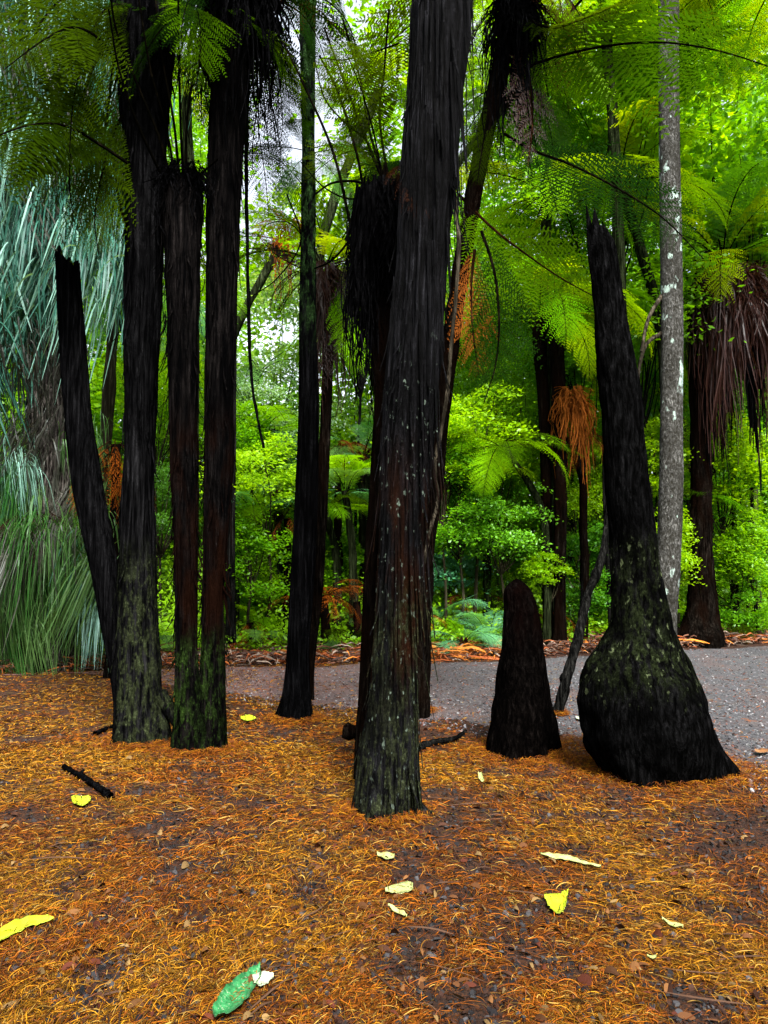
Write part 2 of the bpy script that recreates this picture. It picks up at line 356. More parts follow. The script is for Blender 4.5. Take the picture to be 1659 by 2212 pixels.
def chips(n0, y0, y1, smin, smax, pal, clump, onpath=False):
    x, y = scatter(n0, y0, y1, 1.2)
    n2 = nv(x, y, 4.5, 2); n1 = nv(x, y, 1.3, 1)
    ne = np.array([near_edge(a) for a in x]); fe = np.array([far_edge(a) for a in x])
    if onpath: k = (y > ne - .3) & (y < fe) & (x > -3)
    else: k = rng.random(n0) < np.clip(clump - 1.3 * n2 - .5 * n1 + .12 * x, .04, 1)
    x, y = x[k], y[k]; n = len(x)
    z = ghv(x, y) + (0.003 if not onpath else .006)
    ss = smin + (smax - smin) * rng.random(n) ** 2.2
    S = 6; th = np.linspace(0, 2 * np.pi, S, endpoint=False)
    V = np.empty((n, 2 * S, 3)); rr = .55 + .6 * rng.random((n, S)); asp = .5 + .5 * rng.random(n); an = rng.random(n) * 6.28
    tx, ty = rng.normal(0, .35, n), rng.normal(0, .35, n)
    for lev in range(2):
        sc_ = 1 if lev == 0 else .72
        px = np.cos(th)[None] * rr * ss[:, None] * sc_; py = np.sin(th)[None] * rr * (ss * asp)[:, None] * sc_
        X = px * np.cos(an)[:, None] - py * np.sin(an)[:, None]; Y = px * np.sin(an)[:, None] + py * np.cos(an)[:, None]
        V[:, lev * S:(lev + 1) * S, 0] = X + x[:, None]; V[:, lev * S:(lev + 1) * S, 1] = Y + y[:, None]
        V[:, lev * S:(lev + 1) * S, 2] = z[:, None] + X * tx[:, None] + Y * ty[:, None] + lev * (ss * .45)[:, None]
    b = (np.arange(n) * 2 * S)[:, None]; qs = []
    for s in range(S): qs.append(np.concatenate([b + s, b + (s + 1) % S, b + S + (s + 1) % S, b + S + s], 1))
    qs.append(np.concatenate([b + S, b + S + 1, b + S + 2, b + S + 3], 1)); qs.append(np.concatenate([b + S, b + S + 3, b + S + 4, b + S + 5], 1))
    col = np.asarray(pal)[rng.integers(0, len(pal), n)] * (.25 + .75 * rng.random(n))[:, None]
    return V.reshape(-1, 3), np.concatenate(qs), np.repeat(col, 2 * S, axis=0)
v, q, c = join([chips(30000, 2.1, 6.5, .003, .02, [(.008, .007, .008), (.018, .016, .017), (.04, .039, .043), (.02, .008, .005), (.03, .013, .008)], .5)])
o = link('bark_chips', mesh_data('bark_chips', v, q, mats=[M['chip']], col=c))
tag(o, 'dark grey bark chips and small stones showing between the needles', 'chips', kind='stuff')
def bits():
    n = 1900; x, y = scatter(n, 2.1, 8.5, 1.1); k = y < np.array([near_edge(a) + .3 for a in x]); x, y = x[k], y[k]; n = len(x)
    pal = np.array([(.06, .025, .01), (.10, .045, .016), (.03, .013, .008), (.12, .075, .03), (.05, .014, .008)])
    a = ribbons(x, y, ghv(x, y) + .008, rng.random(n) * 6.283, .018 + .04 * rng.random(n), .006 + .012 * rng.random(n), rng.normal(0, .8, n), .012 * rng.random(n), pal[rng.integers(0, 5, n)] * (.4 + .8 * rng.random(n))[:, None], 4, .9)
    m = 420; x, y = scatter(m, 2.1, 9, 1.1)
    b = ribbons(x, y, ghv(x, y) + .012, rng.random(m) * 6.283, .08 + .25 * rng.random(m) ** 2, .002 + .004 * rng.random(m), rng.normal(0, .4, m), .015 * rng.random(m), np.array([(.03, .016, .01)]) * (.5 + 1.5 * rng.random(m))[:, None], 6, .6)
    return join([a, b])
v, q, c = bits(); o = link('leaf_bits', mesh_data('leaf_bits', v, q, mats=[M['straw']], col=c)); tag(o, 'brown leaf scraps and thin twigs scattered among the needles', 'litter', kind='stuff')
v, q, c = chips(42000, 4.3, 12, .004, .018, [(.06, .06, .07), (.14, .14, .16), (.02, .02, .022), (.24, .24, .25), (.12, .05, .04), (.09, .05, .04), (.05, .05, .06)], 1, True)
o = link('gravel', mesh_data('gravel', v, q, mats=[M['chip']], col=c))
tag(o, 'loose grey gravel stones on the path', 'gravel', kind='stuff')

# ------------------------------------------------------------------ trunks
def catmull(pts, n):
    pts = np.asarray(pts, float); k = len(pts)
    P_ = np.vstack([2 * pts[0] - pts[1], pts, 2 * pts[-1] - pts[-2]]); out = []
    for t_ in np.linspace(0, k - 1, n):
        i = min(int(t_), k - 2); f = t_ - i; p0, p1, p2, p3 = P_[i:i + 4]
        out.append(.5 * ((2 * p1) + (-p0 + p2) * f + (2 * p0 - 5 * p1 + 4 * p2 - p3) * f * f + (-p0 + 3 * p1 - 3 * p2 + p3) * f ** 3))
    return np.array(out)
def trunk_mesh(rows, Y, nth=56, dz=.022, flute=.07, lump=.06, fl_n=5.5, depth=.9, seed=0, cap='broken', root=.12, ztop_flute=1.0):
    """rows: (y, left x, right x) read off the photo for a trunk standing at depth Y"""
    rows = sorted(rows)                                     # top first
    arr = []
    for (py, xl, xr) in rows:
        a, b = P(xl, py, Y), P(xr, py, Y); arr.append(((a[0] + b[0]) / 2, a[2], (b[0] - a[0]) / 2))
    arr = arr[::-1]
    x0, z0, r0 = arr[0]
    if z0 > -.1: arr.insert(0, (x0, -.12, r0 * 1.06))
    arr = np.array(arr); H = arr[-1][1] - arr[0][1]
    sm = catmull(arr, max(30, int(H / dz))); nz = len(sm)
    sm[:, 1] = np.maximum.accumulate(sm[:, 1])
    V = []
    for i, (cx, z, r) in enumerate(sm):
        for k in range(nth):
            th = 2 * math.pi * k / nth; c_, s_ = math.cos(th), math.sin(th)
            f1 = 1 - abs(N(c_ * fl_n + seed * 7, s_ * fl_n, z * .7)) * 2.4
            f2 = 1 - abs(N(c_ * fl_n * 2.3 + seed, s_ * fl_n * 2.3, z * 1.6 + 9)) * 2.4
            l1 = N(c_ * 1.3 + seed * 3, s_ * 1.3, z * 2.2); l2 = N(c_ * 3 + seed, s_ * 3, z * 7)
            rr = r * (1 - .55 * flute - .02 + flute * (.6 * f1 + .4 * f2) + lump * l1 + lump * .5 * l2)
            rt = max(0, 1 - z / max(root * 4, .01)) ** 2 * root * max(0, math.sin(th * 3 + seed) + .3 * math.sin(th * 7 + seed * 2))
            rr += rt * r * 2
            zz = z
            if cap == 'broken' and z > arr[-1][1] - .16:
                q_ = (z - (arr[-1][1] - .16)) / .16
                zz = z + q_ * .11 * (N(c_ * 2 + seed, s_ * 2, 1) * 1.6 + .15 * N(c_ * 6, s_ * 6, seed)) - q_ * .06 * c_
            if cap == 'round' and z > arr[-1][1] - .12:
                q_ = (z - (arr[-1][1] - .12)) / .12; rr *= math.sqrt(max(0, 1 - q_ * q_ * .85))
            V.append((cx + rr * c_, Y + rr * s_ * depth, zz))
    top = sm[-1]; V.append((top[0], Y, top[1] - (.08 if cap == 'broken' else -.01)))
    ii, jj = np.meshgrid(np.arange(nz - 1), np.arange(nth), indexing='ij')
    a = (ii * nth + jj).ravel(); b = (ii * nth + (jj + 1) % nth).ravel()
    q = np.stack([a, b, b + nth, a + nth], 1); L = (nz - 1) * nth
    polys = [(L + k, L + (k + 1) % nth, nz * nth) for k in range(nth)]
    return np.array(V), q, polys
def tube(pts, r0, r1, n=None, sides=6, jit=0.0, seed=0):
    c = catmull(pts, n or len(pts) * 5); m = len(c)
    rad = np.linspace(r0, r1, m)
    T = np.gradient(c, axis=0); T /= np.linalg.norm(T, axis=1)[:, None] + 1e-9
    up = np.array([0.13, .2, 1.0]); A = np.cross(T, up); A /= np.linalg.norm(A, axis=1)[:, None] + 1e-9; B = np.cross(T, A)
    V = np.empty((m, sides, 3))
    for k in range(sides):
        th = 2 * math.pi * k / sides
        rj = rad * (1 + jit * np.array([N(i * .35 + seed, k * 1.7, seed) for i in range(m)]))
        V[:, k] = c + (A * math.cos(th) + B * math.sin(th)) * rj[:, None]
    ii, jj = np.meshgrid(np.arange(m - 1), np.arange(sides), indexing='ij')
    a = (ii * sides + jj).ravel(); b = (ii * sides + (jj + 1) % sides).ravel()
    return V.reshape(-1, 3), np.stack([a, b, b + sides, a + sides], 1)
def jn(lst):
    V, Q, n = [], [], 0
    for v, q in lst: V.append(v); Q.append(np.asarray(q) + n); n += len(v)
    return np.concatenate(V), np.concatenate(Q)

# ------------------------------------------------------------------ fronds
def frond(path, nrm, wmax, NP=30, MP=16, stipe=.12, ang=62, rr=.012, droop=.25, seed=0, plen=.2, ragged=0.0, tipfold=0.0, taper0=.35):
    """twice-divided fern frond along a path: midrib, leaflet stalks, and rows of narrow leaflets"""
    r_ = np.random.default_rng(seed); c = catmull(path, 64); nrm = np.asarray(nrm, float)
    T = np.gradient(c, axis=0); L = np.linalg.norm(T, axis=1).sum(); T /= np.linalg.norm(T, axis=1)[:, None]
    V, Q, MI = [], [], []; n = 0
    tv, tq = tube(path, rr, rr * .25, 36, 5); V.append(tv); Q.append(tq); MI.append(np.ones(len(tq), int)); n += len(tv)
    mp = np.linspace(.06, .97, MP)
    for i in range(NP):
        s = stipe + (1 - stipe) * ((i + .5) / NP); fi = s * 63; k = min(int(fi), 62); f = fi - k
        p0 = c[k] * (1 - f) + c[k + 1] * f; t = T[k]
        u = (s - stipe) / (1 - stipe); prof = min(1, taper0 + (1 - taper0) * (u / .28)) if u < .28 else max(.05, 1 - ((u - .28) / .72) ** 1.8)
        for sd_ in (-1, 1):
            if ragged and r_.random() < ragged * .35: continue
            lat = np.cross(t, nrm); lat /= np.linalg.norm(lat) + 1e-9; nn = np.cross(lat, t)
            a_ = R(ang + r_.normal(0, 4) - 14 * u); d = t * math.cos(a_) + lat * sd_ * math.sin(a_) + nn * tipfold
            pl = wmax * prof * (1 + r_.normal(0, .06)) * (1 - ragged * r_.random() * .5)
            sag = droop * pl * (1 + .5 * r_.normal())
            perp = np.cross(nn, d); perp /= np.linalg.norm(perp)
            q0 = p0[None] + d[None] * (mp * pl)[:, None]; q0[:, 2] -= sag * mp ** 2
            q0 += t[None] * (pl * .12 * mp ** 2)[:, None]
            # stalk
            hw_ = min(rr * .2, .0014); e0 = p0 + perp * hw_; e1 = p0 - perp * hw_
            V.append(np.array([e0, e1, q0[MP // 2] - perp * hw_ * .7, q0[MP // 2] + perp * hw_ * .7, q0[-1]])); Q.append(np.array([[0, 1, 2, 3], [3, 2, 4, 4]]) + n); MI.append(np.ones(2, int)); n += 5
            sp = pl / MP; fw = sp * .30; lp = pl * plen * np.minimum(1, (1.08 - mp) * 1.7) * (1 - .25 * (mp < .12))
            lp = np.maximum(lp, sp * .8)
            for s2 in (-1, 1):
                tip = q0 + (perp * s2 * .93 + d * .36)[None] * lp[:, None]; tip[:, 2] -= lp * (.12 + ragged * .5)
                tip += r_.normal(0, .06 + ragged * .25, tip.shape) * lp[:, None]
                mid = q0 * .5 + tip * .5
                w4 = np.stack([q0 - d[None] * fw * .75, mid - d[None] * fw, tip, mid + d[None] * fw], 1)
                V.append(w4.reshape(-1, 3)); b = np.arange(MP) * 4 + n
                Q.append(np.stack([b, b + 1, b + 2, b + 3], 1)); MI.append(np.zeros(MP, int)); n += MP * 4
    return np.concatenate(V), np.concatenate(Q), np.concatenate(MI)
def arch(L, a0, drop, n=9, side=0.0):
    p = np.zeros(3); out = [p.copy()]; st = L / (n - 1)
    for i in range(1, n):
        s = i / (n - 1); a_ = R(a0 - drop * s ** 1.2); y_ = R(side * s)
        p = p + np.array((math.cos(a_) * math.cos(y_), math.cos(a_) * math.sin(y_), math.sin(a_))) * st; out.append(p.copy())
    return np.array(out)
FR = {}
def frond_data(kind, mat, rmat='rachis'):
    key = (kind, mat)
    if key in FR: return FR[key]
    spec = {'up': (1, 72, 95), 'mid': (1, 48, 90), 'flat': (1, 22, 70), 'hang': (1, 5, 95), 'down': (1, -35, 55)}
    base, q = kind.split('_') if '_' in kind else (kind, 'm')
    out = []
    for vnt in range(3):
        L, a0, dr = spec[base]; pth = arch(L, a0 + vnt * 4 - 4, dr + vnt * 9 - 9, side=(vnt - 1) * 14)
        dead = mat.startswith('dead')
        NP, MP = {'h': (30, 17), 'm': (25, 13), 'l': (22, 9)}[q]
        v, q4, mi = frond(pth, (0, 0, 1) if base != 'down' else (1, 0, .2), .27 if not dead else .2, NP, MP, .1, seed=vnt * 7 + len(FR), rr=.0065, ragged=.9 if dead else 0.05, droop=.3 if not dead else .9, plen=.22)
        out.append(mesh_data('frond', v, q4, mats=[M[mat], M[rmat]], midx=mi))
    FR[key] = out; return out
def add_crown(root, rootloc, top, n, L, kinds, mat, yaws=None, rmat='rachis', name='frond', sp=.06, rnd=None):
    r_ = random.Random(rnd if rnd is not None else int(top[0] * 100 + top[2] * 10))
    for i in range(n):
        yaw = (yaws[i % len(yaws)] + r_.uniform(-8, 8)) if yaws else (i * 137.5 + r_.uniform(-18, 18))
        k = kinds[i % len(kinds)]; ml = mat if isinstance(mat, str) else mat[i % len(mat)]
        me = frond_data(k, ml, rmat)[i % 3]; y_ = R(yaw); s = L * r_.uniform(.8, 1.15)
        link(name, me, root, (top[0] - rootloc[0] + math.cos(y_) * sp, top[1] - rootloc[1] + math.sin(y_) * sp, top[2] - rootloc[2] + r_.uniform(-.06, .06)),
             (R(r_.uniform(-12, 12)), R(r_.uniform(-8, 8)), y_), (s, s * r_.uniform(.85, 1.1), s))
def skirt(center, r, h, n, w=.02, seed=0, spread=.3, jag=.85):
    """dead fronds and fibres hanging down round a fern trunk: narrow crumpled strips"""
    r_ = np.random.default_rng(seed); th = r_.random(n) * 2 * np.pi; ln = h * (jag * r_.random(n) ** 1.6 + (1 - jag)) * (.75 + .35 * np.sin(th * 3 + seed)); S = 6
    s = np.linspace(0, 1, S + 1)[None]; z0 = center[2] + (r_.random(n) - .7)[:, None] * h * .25
    rad = r * (.6 + .5 * r_.random(n))[:, None] + spread * r_.random(n)[:, None] * np.sin(s * 1.9)
    tw = r_.normal(0, .25, n)[:, None] * s; X = center[0] + np.cos(th[:, None] + tw) * rad + .03 * np.cumsum(r_.normal(0, 1, (n, S + 1)), 1) * .4
    Y = center[1] + np.sin(th[:, None] + tw) * rad; Z = z0 - ln[:, None] * s
    X = X + .035 * np.sin(s * (4 + 5 * r_.random((n, 1))) + 6.28 * r_.random((n, 1))) * s
    ww = w * (.3 + r_.random(n))[:, None] * (1 - .7 * s); nx_, ny_ = -np.sin(th)[:, None], np.cos(th)[:, None]
    tws = r_.normal(0, .8, (n, 1)) + r_.normal(0, .5, (n, 1)) * s * 3
    V = np.empty((n, S + 1, 2, 3))
    for k, sg in enumerate((-1, 1)):
        V[:, :, k, 0] = X + sg * ww * (nx_ * np.cos(tws) + np.cos(th)[:, None] * np.sin(tws)); V[:, :, k, 1] = Y + sg * ww * (ny_ * np.cos(tws) + np.sin(th)[:, None] * np.sin(tws)); V[:, :, k, 2] = Z
    b = ((np.arange(n) * (S + 1) * 2)[:, None] + (np.arange(S) * 2)[None]).ravel()
    return V.reshape(-1, 3), np.stack([b, b + 2, b + 3, b + 1], 1)

# ------------------------------------------------------------------ the dark trunks in front
def strip_geo(rows, Y, n, seed, lmax=.5, wmax=.02, out=1.02):
    """loose plates and splinters standing off the bark"""
    r_ = random.Random(seed); rows = sorted(rows); ys_ = [r[0] for r in rows]; V, Q, n0 = [], [], 0
    for i in range(n):
        py = r_.uniform(max(ys_[0], -140), ys_[-1] - 80); xl = np.interp(py, ys_, [r[1] for r in rows]); xr = np.interp(py, ys_, [r[2] for r in rows])
        a, b = P(xl, py, Y), P(xr, py, Y); cx, rad = (a[0] + b[0]) / 2, (b[0] - a[0]) / 2; th = r_.uniform(math.pi, 2 * math.pi) if r_.random() < .8 else r_.uniform(0, math.pi)
        ln = r_.uniform(.08, lmax); wd = r_.uniform(.004, wmax); rr = rad * out
        lean = r_.uniform(0, .09); c_, s_ = math.cos(th), math.sin(th)
        pts = []
        for k in range(4):
            u = k / 3; rk = rr + lean * u * u; cc = np.array((cx + c_ * rk, Y + s_ * rk * .9, a[2] - ln * u))
            tt = np.array((-s_, c_, 0)) * wd * (1 - .7 * u); nn_ = np.array((c_, s_, 0)) * .004
            pts += [cc - tt, cc + tt, cc + tt + nn_, cc - tt + nn_]
        V += pts
        for k in range(3):
            o_ = n0 + k * 4
            for e in range(4): Q.append((o_ + e, o_ + (e + 1) % 4, o_ + 4 + (e + 1) % 4, o_ + 4 + e))
        n0 += 16
    return np.array(V), np.array(Q)

def near_tree(name, label, cat, rows, mat, base_py=None, Y=None, group=None, splint=None, **kw):
    base = max(rows)
    if Y is None:
        Yf = gy(base_py or base[0]); r0 = (base[2] - base[1]) / 2 / FPX * Yf; Y = Yf + r0 * .75
    loc = P((base[1] + base[2]) / 2, base[0], Y); loc = np.array((loc[0], Y, 0))
    root = thing(name, loc, label, cat, group)
    v, q, pl = trunk_mesh(rows, Y, **kw)
    if splint:
        sv_, sq = strip_geo(rows, Y, *splint); sq = sq + len(v); v = np.concatenate([v, sv_]); q = np.concatenate([q, sq])
    part('trunk', v, root, loc, quads=q, polys=pl, mats=[M[mat]], smooth=True)
    return root, loc, Y
# central big trunk
rows = [(1775, 755, 893), (1700, 765, 900), (1600, 778, 903), (1500, 795, 897), (1420, 803, 901), (1400, 806, 900), (1350, 812, 898), (1200, 816, 912), (1000, 822, 932), (800, 832, 950), (600, 852, 965), (400, 864, 984), (200, 880, 1003), (0, 890, 1022), (-160, 895, 1035)]
root, loc, Yc = near_tree('tree', 'thickest trunk in the middle, mossy and lichen flecked at its foot, fluted black above', 'tree', rows, 'bark_main', nth=140, flute=.13, lump=.05, fl_n=5.5, dz=.018, seed=1, splint=(240, 3, .8, .016))
MAINY = Yc
v, q, pl = trunk_mesh([(1765, 880, 950), (1745, 885, 925), (1720, 888, 905)], Yc - .02, nth=24, cap='round', seed=9, lump=.2)
part('root', v, root, loc, quads=q, polys=pl, mats=[M['bark_main']], smooth=True)

# left trunk and the broken trunk leaning out of its foot
rows = [(1612, 243, 362), (1560, 250, 362), (1500, 255, 350), (1400, 255, 345), (1300, 258, 340), (1200, 256, 336), (1000, 268, 333), (850, 270, 340), (700, 268, 347), (550, 270, 352), (400, 273, 358), (300, 266, 362), (200, 255, 368), (0, 240, 386), (-160, 235, 395)]
root, loc, Yl = near_tree('tree', 'left thick dark trunk with a mossy green foot, beside the leaning broken trunk', 'tree', rows, 'bark_left', nth=80, flute=.09, lump=.08, seed=2, splint=(90, 5))
for pts in ([(340, 1500), (365, 1530), (385, 1560)],):
    tv, tq = tube([P(a, b, Yl - .02) for a, b in pts], .07, .05, sides=10, jit=.3); part('root', tv, root, loc, quads=tq, mats=[M['bark_left']], smooth=True)
LT = (root, loc)
rows = [(1530, 245, 300), (1450, 236, 280), (1350, 218, 268), (1250, 200, 258), (1100, 166, 232), (1000, 150, 215), (900, 140, 198), (800, 132, 190), (700, 127, 182), (600, 121, 174), (560, 119, 172)]
near_tree('snag', 'slim broken dead trunk leaning left away from the left thick trunk', 'dead trunk', rows, 'bark_dark', Y=Yl + .08, nth=56, flute=.05, lump=.06, seed=12, root=.0)

# the twin trunks
rows = [(1628, 372, 452), (1580, 374, 446), (1500, 377, 436), (1400, 379, 427), (1300, 378, 427), (1150, 374, 428), (1000, 368, 428), (850, 364, 427), (700, 361, 429), (600, 357, 432), (500, 352, 436), (430, 350, 440), (385, 356, 436)]
root, loc, Yp = near_tree('tree_fern', 'left of the twin dark trunks, topped by a fan of bare upright fern stems', 'tree fern', rows, 'bark_pair', nth=64, flute=.08, lump=.09, seed=3, splint=(200, 7, .25, .012))
top = P(398, 395, Yp)
v, q = skirt(top + np.array((0, 0, .1)), .16, .55, 420, .009, 3, .1); part('dead_frond_skirt', v, root, loc, quads=q, mats=[M['bark_dark']])
def bare_stem(root, loc, pts, Y0, Y1, r=.014, name='stem', mat='rachis'):
    n_ = len(pts); tv, tq = tube([P(a, b, Y0 + (Y1 - Y0) * i / (n_ - 1)) for i, (a, b) in enumerate(pts)], r, r * .6, sides=6)
    part(name, tv, root, loc, quads=tq, mats=[M[mat]], smooth=True)
for pts in ([(372, 400), (345, 300), (300, 190), (250, 60), (235, -60)], [(380, 395), (360, 280), (325, 150), (300, 0)], [(388, 390), (375, 260), (350, 120), (330, -60)], [(396, 385), (390, 260), (386, 100), (385, -60)],
            [(405, 390), (402, 330), (405, 250), (420, 150), (440, 40)], [(415, 390), (440, 370), (470, 345)], [(360, 400), (330, 340), (290, 250), (255, 140), (235, 20)]):
    bare_stem(root, loc, pts, Yp, Yp + random.uniform(-.8, .5), .012)
add_crown(root, loc, P(400, 60, Yp + .2), 10, 1.3, ['mid_h', 'flat_h', 'hang_h'], ['fern_olive_shade', 'fern_dark', 'fern_mid'])
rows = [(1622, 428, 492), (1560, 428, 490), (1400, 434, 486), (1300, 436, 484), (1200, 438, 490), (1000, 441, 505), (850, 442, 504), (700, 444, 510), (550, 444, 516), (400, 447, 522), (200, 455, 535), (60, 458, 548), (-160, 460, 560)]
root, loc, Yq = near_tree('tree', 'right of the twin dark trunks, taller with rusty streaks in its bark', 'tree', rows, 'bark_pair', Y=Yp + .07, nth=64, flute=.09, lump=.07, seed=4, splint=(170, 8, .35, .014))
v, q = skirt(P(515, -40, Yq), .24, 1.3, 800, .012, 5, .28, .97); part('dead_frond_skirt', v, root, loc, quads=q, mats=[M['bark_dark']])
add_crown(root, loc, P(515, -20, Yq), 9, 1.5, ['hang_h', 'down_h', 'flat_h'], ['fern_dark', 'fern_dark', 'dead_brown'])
rows = [(1415, 482, 522), (1395, 486, 512), (1250, 488, 508), (1000, 486, 510), (700, 484, 512), (300, 490, 515)]
near_tree('tree', 'dull grey trunk mostly hidden behind the right twin trunk', 'tree', rows, 'bark_grey', nth=40, seed=14, Y=10.9)

QT = (root, loc)
for k, (pts, yy) in enumerate([([(530, 20), (570, 60), (600, 150), (610, 260), (600, 360)], [6, 6.4]), ([(540, 60), (545, 170), (560, 290), (575, 400), (580, 470)], [6.1, 6.6]), ([(530, -20), (600, 0), (660, 40), (700, 120), (715, 220)], [6, 6.8])]):
    n_ = len(pts); pp = [P(a, b, np.interp(i / (n_ - 1), [0, 1], yy)) for i, (a, b) in enumerate(pts)]
    v, q, mi = frond(pp, (.2 * (k - 1), -1, .15), .34, 34, 18, .05, rr=.009, droop=.3, seed=60 + k, plen=.16); part('frond', v, root, loc, quads=q, mats=[M['fern_dark'], M['rachis']], midx=mi)
# slim trunk in the middle distance
rows = [(1560, 595, 680), (1530, 604, 675), (1480, 612, 670), (1400, 618, 669), (1300, 624, 676), (1150, 632, 685), (1000, 640, 689), (850, 645, 688), (700, 645, 684), (550, 649, 683), (430, 650, 683), (300, 652, 680), (100, 648, 682), (-120, 645, 684)]
M['bark_slim'] = bark('bark_slim', light=(.024, .024, .028), moss=(3.3, 4.2, 9, 10), seed=15, moss_col=(.03, .07, .02))
root, loc, Ys = near_tree('tree', 'slender straight dark trunk with a flared foot, mossy green high up, left of centre', 'tree', rows, 'bark_slim', nth=48, flute=.05, lump=.05, seed=5)
add_crown(root, loc, P(665, 330, Ys + .05), 6, .8, ['flat_h', 'hang_h'], ['fern_dark', 'fern_teal'], name='fern_clump')
# fern just behind it, red skirt
rows = [(1440, 655, 680), (1300, 668, 696), (1150, 676, 705), (1000, 686, 712), (850, 694, 718), (700, 698, 722), (590, 692, 722)]
root, loc, Yf = near_tree('tree_fern', 'thin trunk close behind the slender straight one, red brown dead fronds at its top', 'tree fern', rows, 'bark_fern', nth=36, seed=16, Y=7.8)
v, q = skirt(P(704, 590, Yf), .12, 1.5, 420, .014, 7, .14); part('dead_frond_skirt', v, root, loc, quads=q, mats=[M['dead_red']])
add_crown(root, loc, P(706, 580, Yf), 7, 1.1, ['hang_h', 'down_h'], ['dead_red', 'dead_brown'], name='dead_frond', rmat='rachis_brown', yaws=[180, 0, 200, 20, -90, 160, 60])
add_crown(root, loc, P(706, 570, Yf), 12, 1.5, ['mid_h', 'up_h', 'flat_h'], ['fern_olive_shade', 'fern_mid', 'fern_yellow'])

for k, (pts, yy, m_) in enumerate([([(700, 600), (640, 575), (590, 545), (550, 500)], [7.8, 7.6], 'dead_red'), ([(700, 590), (660, 520), (620, 480), (570, 490), (545, 540)], [7.8, 7.4], 'dead_orange'), ([(705, 590), (745, 570), (765, 620), (770, 700)], [7.8, 7.5], 'dead_red'), ([(700, 600), (690, 660), (700, 760), (696, 860)], [7.7, 7.6], 'dead_red'), ([(706, 590), (740, 630), (745, 700), (735, 780)], [7.8, 7.4], 'fern_bright')]):
    n_ = len(pts); pp = [P(a, b, np.interp(i / (n_ - 1), [0, 1], yy)) for i, (a, b) in enumerate(pts)]; dd = m_.startswith('dead')
    v, q, mi = frond(pp, (.1, -1, .15), .26, 26, 14, .1, rr=.009, droop=.6 if dd else .3, ragged=.5 if dd else .05, seed=70 + k); part('dead_frond' if dd else 'frond', v, root, loc, quads=q, mats=[M[m_], M['rachis_brown']], midx=mi)
# shaggy fern against the central trunk
rows = [(1592, 768, 808), (1500, 774, 812), (1400, 779, 820), (1200, 788, 832), (1000, 800, 850), (850, 806, 862), (700, 800, 872), (500, 798, 880), (430, 815, 885), (400, 825, 880)]
root, loc, Ya = near_tree('tree_fern', 'shaggy black fern trunk pressed against the left side of the thickest trunk', 'tree fern', rows, 'bark_fern', nth=56, flute=.08, lump=.1, seed=6, Y=5.0)
v, q = skirt(P(828, 430, Ya), .17, 1.35, 1100, .012, 9, .1, .5); part('dead_frond_skirt', v, root, loc, quads=q, mats=[M['bark_dark']])
for pts in ([(840, 420), (790, 300), (760, 220), (700, 60)], [(840, 415), (800, 290), (780, 180), (740, 40)], [(830, 430), (780, 395), (720, 395), (680, 420)], [(845, 420), (820, 260), (830, 150), (840, 20)], [(790, 440), (770, 330), (730, 200), (690, 120)], [(760, 500), (720, 330), (650, 170), (610, 90)], [(810, 450), (770, 500), (720, 560), (680, 580)]):
    bare_stem(root, loc, pts, Ya, Ya + random.uniform(-.3, .7), .011)
add_crown(root, loc, P(835, 410, Ya), 7, 1.3, ['up_h', 'up_h', 'up_h', 'hang_h'], ['fern_olive_shade', 'fern_dark', 'fern_olive_shade', 'dead_brown', 'fern_dark'], yaws=[100, 75, 250, 280, 60, 118, 90, 265])
tv, tq = tube([P(748, 1580, 5.75), P(775, 1583, 5.7), P(800, 1590, 5.7)], .06, .045, jit=.5, sides=9); part('root', tv, root, loc, quads=tq, mats=[M['bark_fern']], smooth=True)

for pts in ([(800, 400), (760, 430), (700, 405), (650, 350)], [(790, 300), (740, 260), (700, 210), (680, 130)], [(860, 95), (800, 115), (740, 130), (690, 125)], [(812, 560), (770, 610), (742, 600)], [(620, 420), (650, 520), (600, 600), (545, 640)]):
    bare_stem(root, loc, pts, Ya + .1, Ya + random.uniform(0, 1.2), .007, 'twig')
# fern leaning to the right behind the central trunk
pts = [P(905, 1500, 7.0), P(915, 1250, 6.9), P(940, 1000, 6.7), P(968, 780, 6.5), P(990, 620, 6.3), P(1035, 360, 6.1), P(1095, 80, 6.0), P(1120, -80, 6.0)]; pts[0][2] = -.05
loc = np.array((pts[0][0], 7.0, 0)); root = thing('tree_fern', loc, 'leaning tree fern behind the thickest trunk, its fronds arching right', 'tree fern')
tv, tq = tube(pts, .095, .06, 80, 16, .25); part('trunk', tv, root, loc, quads=tq, mats=[M['bark_fern']], smooth=True)
v, q = skirt(P(1112, -10, 6.0), .11, 1.45, 900, .011, 11, .2, .97); part('dead_frond_skirt', v, root, loc, quads=q, mats=[M['bark_dark']])
add_crown(root, loc, P(1112, -40, 6.0), 7, 1.15, ['down_h'], ['dead_brown', 'dead_red'], name='dead_frond')
RT = (root, loc)
def own_frond(rl, pts, Ys_, w_, mat, nrm, rmat='rachis', NP=25, MP=15, rr=.014, ragged=0.05, droop=.2, stipe=.1, seed=0, name='frond', plen=.2):
    n_ = len(pts); pp = [P(a, b, np.interp(i / (n_ - 1), np.linspace(0, 1, len(Ys_)), Ys_)) for i, (a, b) in enumerate(pts)]
    v, q, mi = frond(pp, nrm, w_, NP, MP, stipe, rr=rr, ragged=ragged, droop=droop, seed=seed, plen=plen)
    part(name, v, rl[0], rl[1], quads=q, mats=[M[mat], M[rmat]], midx=mi)
own_frond(RT, [(1110, 160), (1180, 130), (1300, 101), (1430, 92), (1560, 112), (1720, 165)], [6, 5.2], .80, 'fern_mid', (.05, -1, .2), NP=25, MP=16, seed=1, stipe=.06)
